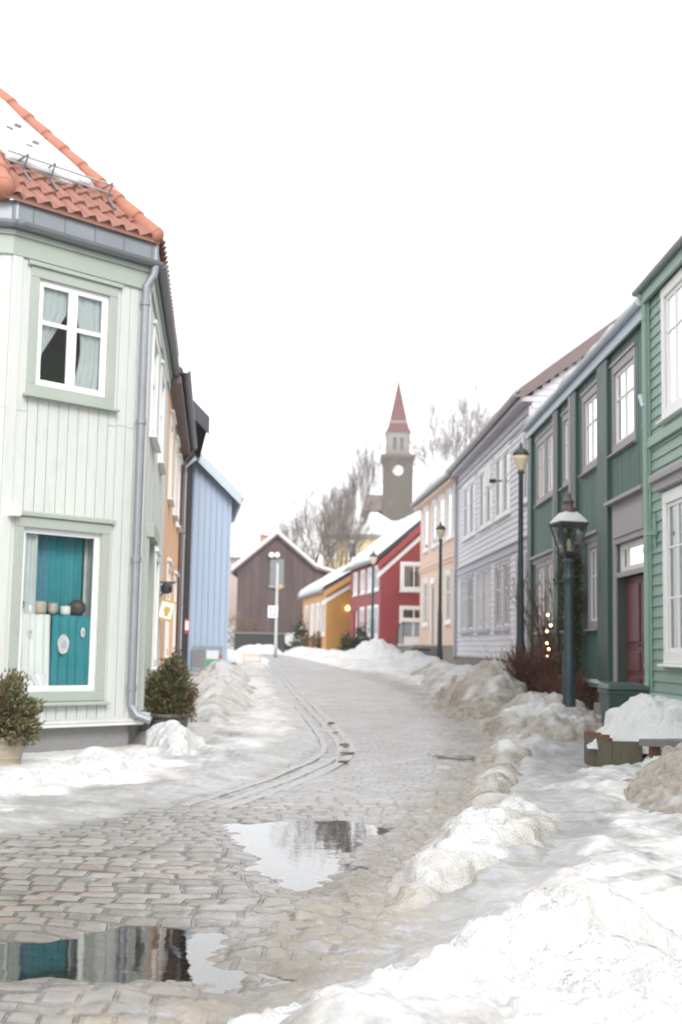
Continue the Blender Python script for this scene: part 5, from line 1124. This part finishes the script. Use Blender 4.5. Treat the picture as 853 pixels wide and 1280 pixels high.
# ================================================================== trees and shrubs
def bare_tree(label, base, height, spread, seed, levels=6, group='bare winter trees', lean=(0, 0), trunk_r=.22, fork=.3, tw=.0105):
    rnd = random.Random(seed); T = thing('bare_tree', label, 'tree', base, group); tr = MB(); cr = MB()
    def grow(p, d, L, r, lev):
        n = 3; pts = [p]; q = Vector(p); dd = Vector(d)
        for k in range(n):
            dd = (dd + Vector((rnd.gauss(0, .10), rnd.gauss(0, .10), rnd.gauss(0, .06) + (.05 if lev > 1 else .0)))).normalized(); q = q + dd * (L / n); pts.append(q.copy())
        r1 = r * .62
        (tr if lev < 2 else cr).tube(pts, [r + (r1 - r) * k / n for k in range(n + 1)], 8 if lev < 2 else 4 if lev < 4 else 3, caps=False)
        if lev >= levels: return
        nb = 3 if lev < 2 else rnd.choice((3, 3, 4))
        for j in range(nb):
            t = rnd.uniform(.35, 1.0) if j else 1.0; k = min(n - 1, int(t * n)); at = pts[k].lerp(pts[k + 1], t * n - k)
            ax = dd.orthogonal(); ax.rotate(Matrix.Rotation(rnd.uniform(0, 6.28), 3, dd)); ang = (rnd.uniform(.35, .75) * spread if j else rnd.uniform(.03, .12) if lev < 3 else rnd.uniform(.05, .3))
            nd = dd.copy(); nd.rotate(Matrix.Rotation(ang, 3, ax)); nd.z += .12; grow(at, nd.normalized(), L * rnd.uniform(.62, .84), max(r1 * (.88 if j == 0 else .66), tw), lev + 1)
    b = Vector(base); grow(b, Vector((lean[0], lean[1], 1)).normalized(), height * fork, trunk_r, 0)
    tr.build('trunk', 'bark', T, smooth=True, recalc=False); cr.build('crown', 'twig', T, recalc=False); return T
bare_tree('tall slender bare tree rising above the yellow house', (.35, 88, 1.9), 11.2, .55, 3, 7, lean=(-.15, 0), trunk_r=.17, fork=.36, tw=.006)
bare_tree('broad round headed bare tree directly behind the barn', (-2.6, 89, 2.0), 11.6, 1.0, 31, 7, trunk_r=.24, fork=.30, tw=.0055)
bare_tree('low bushy bare tree behind the barn ridge, near its chimney', (-4.2, 91, 2.4), 9.2, 1.0, 52, 7, trunk_r=.18, fork=.28, tw=.0055)
bare_tree('slim bare tree between the yellow house and the ochre roof', (.8, 87, 1.8), 9.4, .7, 12, 6, lean=(-.05, 0), trunk_r=.14, fork=.36)
bare_tree('bare tree showing over the snowy roof of the peach house', (13.0, 110, 5.4), 18.2, .95, 17, 7, lean=(-.03, 0), trunk_r=.34, fork=.32, tw=.010)

def leaf_cloud(mb, c, rad, n, size, rnd, shell=.45, taper=0.0, spiky=.0, z0=-1, lob=0.42):
    for _ in range(n):
        while True:
            v = Vector((rnd.uniform(-1, 1), rnd.uniform(-1, 1), rnd.uniform(z0, 1)))
            if .0 < v.length <= 1: break
        v = v.normalized() * (shell + (1 - shell) * rnd.random() ** .6)
        a = math.atan2(v.y, v.x); l = 1 + lob * math.sin(a * 3 + v.z * 4) * math.cos(a * 2 - v.z * 5) + spiky * rnd.random()
        t = 1 - taper * max(0, v.z)
        p = Vector((c[0] + v.x * rad[0] * l * t, c[1] + v.y * rad[1] * l * t, c[2] + v.z * rad[2] * l))
        d = (v + Vector((rnd.gauss(0, .5), rnd.gauss(0, .5), rnd.gauss(.4, .5)))).normalized(); s = d.orthogonal().normalized(); s.rotate(Matrix.Rotation(rnd.uniform(0, 6.28), 3, d))
        L = size * rnd.uniform(.6, 1.4); w = L * .28
        mb.poly([p - s * w, p + d * L * .5 - s * w * .3 + s * w * .0, p + d * L, p + s * w])
def shrub(name, label, cat, base, blobs, mleaf, seed, size=.05, mleaf2=None, group=None, shell=.5, spiky=.25):
    rnd = random.Random(seed); T = thing(name, label, cat, base, group); mb = MB(); m2 = MB()
    for (x, y, z, rx, ry, rz, n) in blobs:
        leaf_cloud(mb, (base[0] + x, base[1] + y, base[2] + z), (rx, ry, rz), n, size, rnd, shell, .25, spiky)
        if mleaf2: leaf_cloud(m2, (base[0] + x, base[1] + y, base[2] + z), (rx * 1.02, ry * 1.02, rz * 1.02), n // 2, size, rnd, .75, .25, spiky)
    mb.build('foliage', mleaf, T, recalc=False)
    if mleaf2: m2.build('dry_foliage', mleaf2, T, recalc=False)
    st = MB()
    for k in range(9):
        x, y, z, rx, ry, rz, n = blobs[k % len(blobs)]; st.tube([(base[0] + rnd.uniform(-.04, .04), base[1] + rnd.uniform(-.04, .04), base[2]), (base[0] + x + rnd.uniform(-.3, .3) * rx, base[1] + y + rnd.uniform(-.3, .3) * ry, base[2] + z + rz * .4)], [.014, .005], 5)
    st.build('stem', 'bark', T); return T
def planter_pot(label, x, y, z, r, h, m, grp='plant pots by the corner house'):
    P = thing('plant_pot', label, 'plant pot', (x, y, z), grp); mb = MB()
    mb.lathe((x, y, z), [(r * .74, 0), (r * .80, .02), (r * .93, h * .55), (r * .98, h * .86), (r * 1.06, h * .87), (r * 1.08, h), (r * .98, h), (r * .95, h * .9), (.02, h * .9)], 28)
    for k in range(4): mb.lathe((x, y, z + h * (.2 + .16 * k)), [(r * (.84 + .035 * k), 0), (r * (.885 + .03 * k), .012), (r * (.86 + .035 * k), .03)], 28)
    mb.build('pot_body', m, P, smooth=True); mb = MB(); mb.lathe((x, y, z + h * .92), [(r * .94, 0), (r * .6, .03), (.02, .04)], 20); mb.build('soil', 'hedgewall', P)
planter_pot('ribbed pale clay pot below the shop window', -3.37, 12.75, .03, .20, .36, 'pot')
shrub('potted_bush', 'rounded brown and green bush in the ribbed clay pot', 'bush', (-3.37, 12.75, .36), [(0, 0, .27, .25, .25, .29, 3800), (.03, -.03, .12, .24, .24, .18, 1500)], 'leaf', 1, .05, 'leafb', 'potted bushes by the corner house')
planter_pot('dark grey pot behind the snow heap at the downpipe', -2.28, 17.0, .05, .27, .36, 'potdark')
shrub('potted_bush', 'spiky green bush in the dark grey pot before the orange peach wall', 'bush', (-2.28, 17.0, .38), [(0, 0, .26, .25, .25, .30, 3000), (.05, .02, .48, .14, .14, .25, 1100), (-.15, 0, .3, .14, .14, .2, 700), (.17, 0, .24, .12, .15, .2, 700)], 'leaf', 2, .055, 'leafb', 'potted bushes by the corner house', .4, .5)
EG = 'evergreens along the far houses'
shrub('evergreen_shrub', 'dark upright evergreen between the white car and the ochre house', 'shrub', (-2.15, 71.5, .95), [(0, 0, .8, .42, .4, .9, 900)], 'leafd', 3, .14, None, EG)
shrub('evergreen_shrub', 'olive brown shrub under the ochre house windows', 'shrub', (-1.25, 66, .95), [(0, 0, .45, .75, .5, .5, 1000), (.4, 0, .7, .4, .4, .5, 400)], 'leafo', 4, .12, None, EG)
shrub('evergreen_shrub', 'small dark evergreen at the ochre house corner by the red house', 'shrub', (.42, 58, .85), [(0, 0, .45, .32, .3, .6, 700), (.25, 0, .25, .3, .3, .4, 400)], 'leafd', 5, .12, None, EG)
shrub('evergreen_shrub', 'dark pointed evergreen under the red house street windows', 'shrub', (1.0, 55.4, .85), [(0, 0, .6, .36, .3, .8, 900), (-.25, 0, .35, .3, .3, .5, 400)], 'leafd', 6, .12, None, EG)
shrub('climbing_evergreen', 'dark climbing evergreen column against the dark green house wall', 'climber', (4.08, 21.85, .85), [(0, 0, .5, .13, .20, .6, 900), (0, 0, 1.2, .16, .26, .6, 1100), (-.02, 0, 1.85, .17, .28, .55, 1100), (0, -.05, 2.3, .12, .2, .35, 500)], 'leafd', 7, .07, 'leafo')
shrub('brown_bush', 'brown winter scrub in front of the barn wall', 'bush', (-6.0, 74, 1.0), [(0, 0, 1.0, 1.0, .6, 1.2, 700), (1.0, 0, .8, .9, .6, 1.0, 500)], 'leafb', 8, .14, None, None, .2)
def twiggy(name, label, base, n, h, spread, seed, m='redtwig'):
    rnd = random.Random(seed); T = thing(name, label, 'shrub', base); mb = MB()
    for k in range(n):
        a = rnd.uniform(0, 6.28); s = rnd.random() * spread; L = h * rnd.uniform(.55, 1.15); p = Vector(base) + Vector((rnd.gauss(0, .16), rnd.gauss(0, .22), 0)); d = Vector((math.cos(a) * s - .22, math.sin(a) * s, 1)).normalized()
        q = p + d * L * .5; e = q + (d + Vector((rnd.gauss(0, .2), rnd.gauss(0, .2), 0))).normalized() * L * .5; mb.tube([p, q, e], [.009, .007, .004], 4)
        for _ in range(4): t = rnd.uniform(.3, .95); o = q.lerp(e, t) if t > .5 else p.lerp(q, t * 2); mb.tube([o, o + Vector((rnd.gauss(0, .13), rnd.gauss(0, .13), rnd.uniform(.05, .3)))], [.005, .003], 3)
    mb.build('twigs', m, T, recalc=False); mb = MB(); leaf_cloud(mb, (base[0], base[1], base[2] + h * .3), (spread * .5, spread * .5, h * .3), 500, .05, rnd, .1); mb.build('dry_leaves', m, T, recalc=False)
twiggy('red_twig_shrub', 'tall red brown twig shrub leaning out over the dirty snow heap', (3.62, 22.6, .40), 200, 1.0, .75, 5)
twiggy('red_twig_shrub', 'low matted red brown shrub along the dark green base ledge', (3.95, 21.3, .35), 150, .55, .9, 9)
twiggy('red_twig_shrub', 'thin bare climber stems with string lights on the dark green wall', (4.02, 23.6, .8), 40, 1.9, .22, 13)
SL = thing('string_lights', 'short strand of small warm lights hung beside the lantern post', 'lights', (3.98, 23.0, 1.0))
mb = MB(); pth = [(3.92, 23.3, 2.2), (3.90, 23.0, 1.95), (3.93, 23.15, 1.7), (3.9, 22.9, 1.45), (3.95, 22.8, 1.15)]; mb.tube(pth, .006, 5); mb.build('wire', 'ironblack', SL)
for x, y, z in [(3.86, 23.0, 1.98), (3.87, 23.15, 1.68), (3.86, 23.1, 1.46), (3.86, 22.9, 1.35), (3.88, 23.2, 1.22), (3.87, 22.75, 1.78)]:
    mb = MB(); mb.lathe((x, y, z), [(.008, 0), (.024, .018), (.024, .034), (.008, .052)], 8); mb.build('bulb', 'bulb', SL, smooth=True)

# ================================================================== street lamps
GL = 'street lamps along the right side'
def lantern_post():
    x, y, z0 = 3.325, 18.0, .09
    T = thing('street_lamp', 'nearest lamp, dark green post with four sided glass lantern and snow on its cap', 'street lamp', (x, y, z0), GL)
    mb = MB(); mb.lathe((x, y, z0), [(.098, 0), (.098, .55), (.086, .6), (.094, .66), (.088, 1.2), (.074, 1.25), (.066, 2.2), (.064, 2.26), (.09, 2.28), (.09, 2.33), (.07, 2.36), (.062, 2.52), (.085, 2.55), (.085, 2.58), (.03, 2.62)], 20); mb.build('post', 'iron', T, smooth=True)
    zb = z0 + 2.62; a0 = R(45 + 12)
    mb = MB(); mb.lathe((x, y, zb), [(.05, 0), (.13, .03), (.15, .06), (.02, .065)], 4, a0); mb.build('lantern_base', 'ironblack', T)
    zt = zb + .46; r0, r1 = .145, .285
    mb = MB()
    for k in range(4):
        a = a0 + k * math.pi / 2; mb.tube([(x + r0 * math.cos(a), y + r0 * math.sin(a), zb + .06), (x + r1 * math.cos(a), y + r1 * math.sin(a), zt)], .014, 6)
        b = a + math.pi / 2
        for r, z in ((r0, zb + .065), (r1, zt)): mb.tube([(x + r * math.cos(a), y + r * math.sin(a), z), (x + r * math.cos(b), y + r * math.sin(b), z)], .014, 6)
    mb.build('lantern_frame', 'ironblack', T)
    mb = MB()
    for k in range(4):
        a = a0 + k * math.pi / 2; b = a + math.pi / 2; mb.poly([(x + r0 * math.cos(a), y + r0 * math.sin(a), zb + .065), (x + r0 * math.cos(b), y + r0 * math.sin(b), zb + .065), (x + r1 * math.cos(b), y + r1 * math.sin(b), zt), (x + r1 * math.cos(a), y + r1 * math.sin(a), zt)])
    mb.build('lantern_glass', 'lampglass', T)
    mb = MB(); mb.lathe((x, y, zt), [(.31, .0), (.32, .025), (.15, .18), (.12, .19), (.02, .2)], 4, a0); mb.build('lantern_roof', 'ironblack', T)
    mb = MB(); mb.lathe((x, y, zt), [(.315, .028), (.305, .05), (.20, .15), (.13, .203), (.1, .203)], 4, a0); mb.build('lantern_snow', 'snowclean', T, bevel=.02)
    mb = MB(); mb.lathe((x, y, zt + .19), [(.12, 0), (.125, .03), (.07, .09), (.065, .13), (.09, .15), (.06, .19), (.03, .22), (.035, .25), (.01, .30)], 14); mb.build('finial', 'rust', T, smooth=True)
    mb = MB(); mb.lathe((x, y, zb + .065), [(.028, 0), (.028, .05), (.02, .06), (.034, .11), (.03, .17), (.01, .2)], 12); mb.build('light_bulb', 'amber', T, smooth=True)
lantern_post()
def tall_lamp(x, y, z0, top, lab, base=None):
    if base is not None:
        c = copy_tree(base); c.location = (x, y, top - 5.2); c['label'] = lab; return c
    z0 = top - 5.2; T = thing('street_lamp', lab, 'street lamp', (x, y, z0), GL)
    mb = MB(); mb.lathe((x, y, z0), [(.10, 0), (.10, 1.2), (.082, 1.3), (.075, 1.4), (.068, 2.4), (.055, 2.5), (.045, 4.55), (.06, 4.58), (.045, 4.62)], 18); mb.build('post', 'iron', T, smooth=True)
    mb = MB(); mb.lathe((x, y, z0 + 4.6), [(.05, 0), (.055, .04), (.145, .26), (.15, .33), (.03, .34)], 18); mb.build('globe', 'amber', T, smooth=True)
    mb = MB(); mb.lathe((x, y, z0 + 4.93), [(.155, 0), (.165, .02), (.13, .09), (.06, .15), (.03, .17), (.035, .2), (.012, .27)], 18); mb.build('cap', 'ironblack', T, smooth=True)
    mb = MB(); mb.lathe((x, y, z0 + 4.56), [(.04, 0), (.075, .03), (.06, .08), (.05, .09)], 14); mb.build('collar', 'ironblack', T); return T
L1 = tall_lamp(3.50, 24.0, .3, 5.40, 'second lamp, slim tall post before the lilac house corner')
tall_lamp(3.08, 38, .6, 5.25, 'third lamp, tall post before the peach house front', L1); tall_lamp(1.34, 50, .8, 5.25, 'farthest lamp, before the red house street front', L1)

# ================================================================== wheelie bin, planter
def wheelie_bin():
    x, y, z = 3.62, 15.9, .0; T = thing('wheelie_bin', 'dark green wheelie bin beside the wine red door', 'bin', (x, y, z))
    mb = MB(); w0, w1 = .19, .245; d0, d1 = .22, .29
    mb.hexa([(x - w0, y - d0, z + .1), (x + w0, y - d0, z + .1), (x + w0, y + d0, z + .1), (x - w0, y + d0, z + .1), (x - w1, y - d1, z + .86), (x + w1, y - d1, z + .86), (x + w1, y + d1, z + .86), (x - w1, y + d1, z + .86)])
    mb.box(x - .262, x + .262, y - .305, y + .305, z + .82, z + .875); mb.build('body', 'bin', T, bevel=.015)
    mb = MB(); mb.hexa([(x - .275, y - .33, z + .878), (x + .275, y - .33, z + .878), (x + .275, y + .31, z + .878), (x - .275, y + .31, z + .878), (x - .235, y - .28, z + .945), (x + .235, y - .28, z + .945), (x + .235, y + .29, z + .965), (x - .235, y + .29, z + .965)]); mb.build('lid', 'bin', T, bevel=.02)
    mb = MB(); mb.tube([(x - .22, y + .37, z + .9), (x + .22, y + .37, z + .9)], .016, 8); mb.tube([(x - .2, y + .3, z + .88), (x - .2, y + .37, z + .9)], .014, 6); mb.tube([(x + .2, y + .3, z + .88), (x + .2, y + .37, z + .9)], .014, 6); mb.build('handle', 'bin', T)
    for q in (-.22, .17):
        mb = MB(); mb.tube([(x + q, y + .24, z + .1), (x + q + .05, y + .24, z + .1)], .1, 18); mb.build('wheel', 'rubber', T)
wheelie_bin()
def planter():
    T = thing('wooden_planter', 'old mossy wooden planter box with a grey slab, half buried in snow', 'planter', (3.3, 12.9, 0)); x0, x1, y0, y1 = 2.70, 4.6, 12.55, 13.75
    for k in range(4):
        mb = MB(); a = y0 + k * .30; mb.box(x0, x0 + .05, a, a + .29, -.05, .47 + random.uniform(-.015, .015)); mb.build('end_plank', 'moss', T, bevel=.006)
    for k in range(9): a = y0 + k * .133; mb = MB(); mb.box(x0 - .004, x0 + .055, a, a + random.uniform(.05, .11), .455, .47 + random.uniform(.02, .045)); mb.build('rotten_splinter', 'rot', T, bevel=.006)
    for q in ((x0 + .052, 3.05, y0, y0 + .05), (x0 + .052, x1, y1 - .05, y1), (x1 - .05, x1, y0, y1 - .052)): mb = MB(); mb.box(*q, -.05, .46); mb.build('side_panel', 'moss', T)
    mb = MB(); mb.hexa([(2.98, 12.42, .43), (3.75, 12.05, .42), (4.5, 12.05, .42), (4.5, 12.8, .44), (2.98, 12.42, .50), (3.75, 12.05, .50), (4.5, 12.05, .50), (4.5, 12.8, .51)]); mb.build('slab', 'plank', T, bevel=.008)
    for q in ((3.10, 3.2, 12.42, 12.5), (3.42, 3.50, 12.28, 12.36)): mb = MB(); mb.box(*q, -.05, .42); mb.build('support_post', 'rot', T)
    heap([(2.72, 13.1), (2.85, 13.7), (3.4, 14.0), (4.6, 14.0), (4.6, 12.5), (3.7, 12.25), (3.1, 12.65)], .22, 'white snow cap heaped on top of the old wooden planter', .22, .022, .35, .12, 31, base=.46, peaks=((3.35, 13.2, .16, .4), (3.0, 13.2, .05, .3)), name='snow_heap')
planter()

# ================================================================== thin winter haze
hm, hnt, hout = nodes('haze_air'); pv = N(hnt, 'ShaderNodeVolumePrincipled'); pv.inputs['Color'].default_value = (.95, .96, 1, 1); pv.inputs['Density'].default_value = .0004; pv.inputs['Anisotropy'].default_value = .2
hnt.links.new(pv.outputs[0], hout.inputs['Volume']); M['haze'] = hm
mb = MB(); mb.box(-710, 710, -50, 910, -3, 48); tag(mb.build('haze', 'haze'), 'pale winter haze filling the street', 'haze', kind='stuff')
# ================================================================== light, camera
SC.world = bpy.data.worlds.new('World'); SC.world.use_nodes = True; nt = SC.world.node_tree; nt.nodes.clear()
sky = nt.nodes.new('ShaderNodeTexSky'); sky.sky_type = 'NISHITA'; sky.sun_disc = False; sky.sun_elevation = R(36); sky.sun_rotation = R(160); sky.dust_density = 4.0; sky.air_density = 1.0
hs = nt.nodes.new('ShaderNodeHueSaturation'); hs.inputs['Saturation'].default_value = .15; nt.links.new(sky.outputs[0], hs.inputs['Color'])
cl = nt.nodes.new('ShaderNodeMix'); cl.data_type = 'RGBA'; cl.inputs[0].default_value = .86        # a closed, even cloud deck over the clear sky
nt.links.new(hs.outputs[0], cl.inputs[6]); cl.inputs[7].default_value = (5.0, 5.06, 5.16, 1)
bg = nt.nodes.new('ShaderNodeBackground'); bg.inputs[1].default_value = .13; nt.links.new(cl.outputs[2], bg.inputs[0]); wo = nt.nodes.new('ShaderNodeOutputWorld'); nt.links.new(bg.outputs[0], wo.inputs[0])
sun = bpy.data.lights.new('sun', 'SUN'); sun.energy = .8; sun.angle = R(24); sun.color = (1, .97, .93); so = bpy.data.objects.new('sun', sun); COL.objects.link(so)
az = R(160); el = R(36); d = Vector((math.sin(az) * math.cos(el), math.cos(az) * math.cos(el), math.sin(el))); so.rotation_euler = d.to_track_quat('Z', 'Y').to_euler()

cam = bpy.data.cameras.new('camera'); co = bpy.data.objects.new('camera', cam); COL.objects.link(co); SC.camera = co
p, ro = R(6.2), R(1.05)
f = Vector((0, math.cos(p), math.sin(p))); r = Vector((1, 0, 0)); u = Vector((0, -math.sin(p), math.cos(p)))
rr = r * math.cos(ro) + u * math.sin(ro); uu = -r * math.sin(ro) + u * math.cos(ro)
co.matrix_world = Matrix(((rr.x, uu.x, -f.x, 0), (rr.y, uu.y, -f.y, 0), (rr.z, uu.z, -f.z, EYE), (0, 0, 0, 1)))
cam.sensor_fit = 'AUTO'; cam.sensor_width = 36; cam.lens = 36 * 1550 / 1280; cam.clip_start = .1; cam.clip_end = 3000
cam.dof.use_dof = True; cam.dof.focus_distance = 6.8; cam.dof.aperture_fstop = 2.6
SC.view_settings.view_transform = 'Standard'; SC.view_settings.look = 'None'; SC.view_settings.gamma = 1; SC.view_settings.exposure = 1.5
SC.cycles.max_bounces = 8; SC.cycles.volume_bounces = 2; SC.cycles.transparent_max_bounces = 12
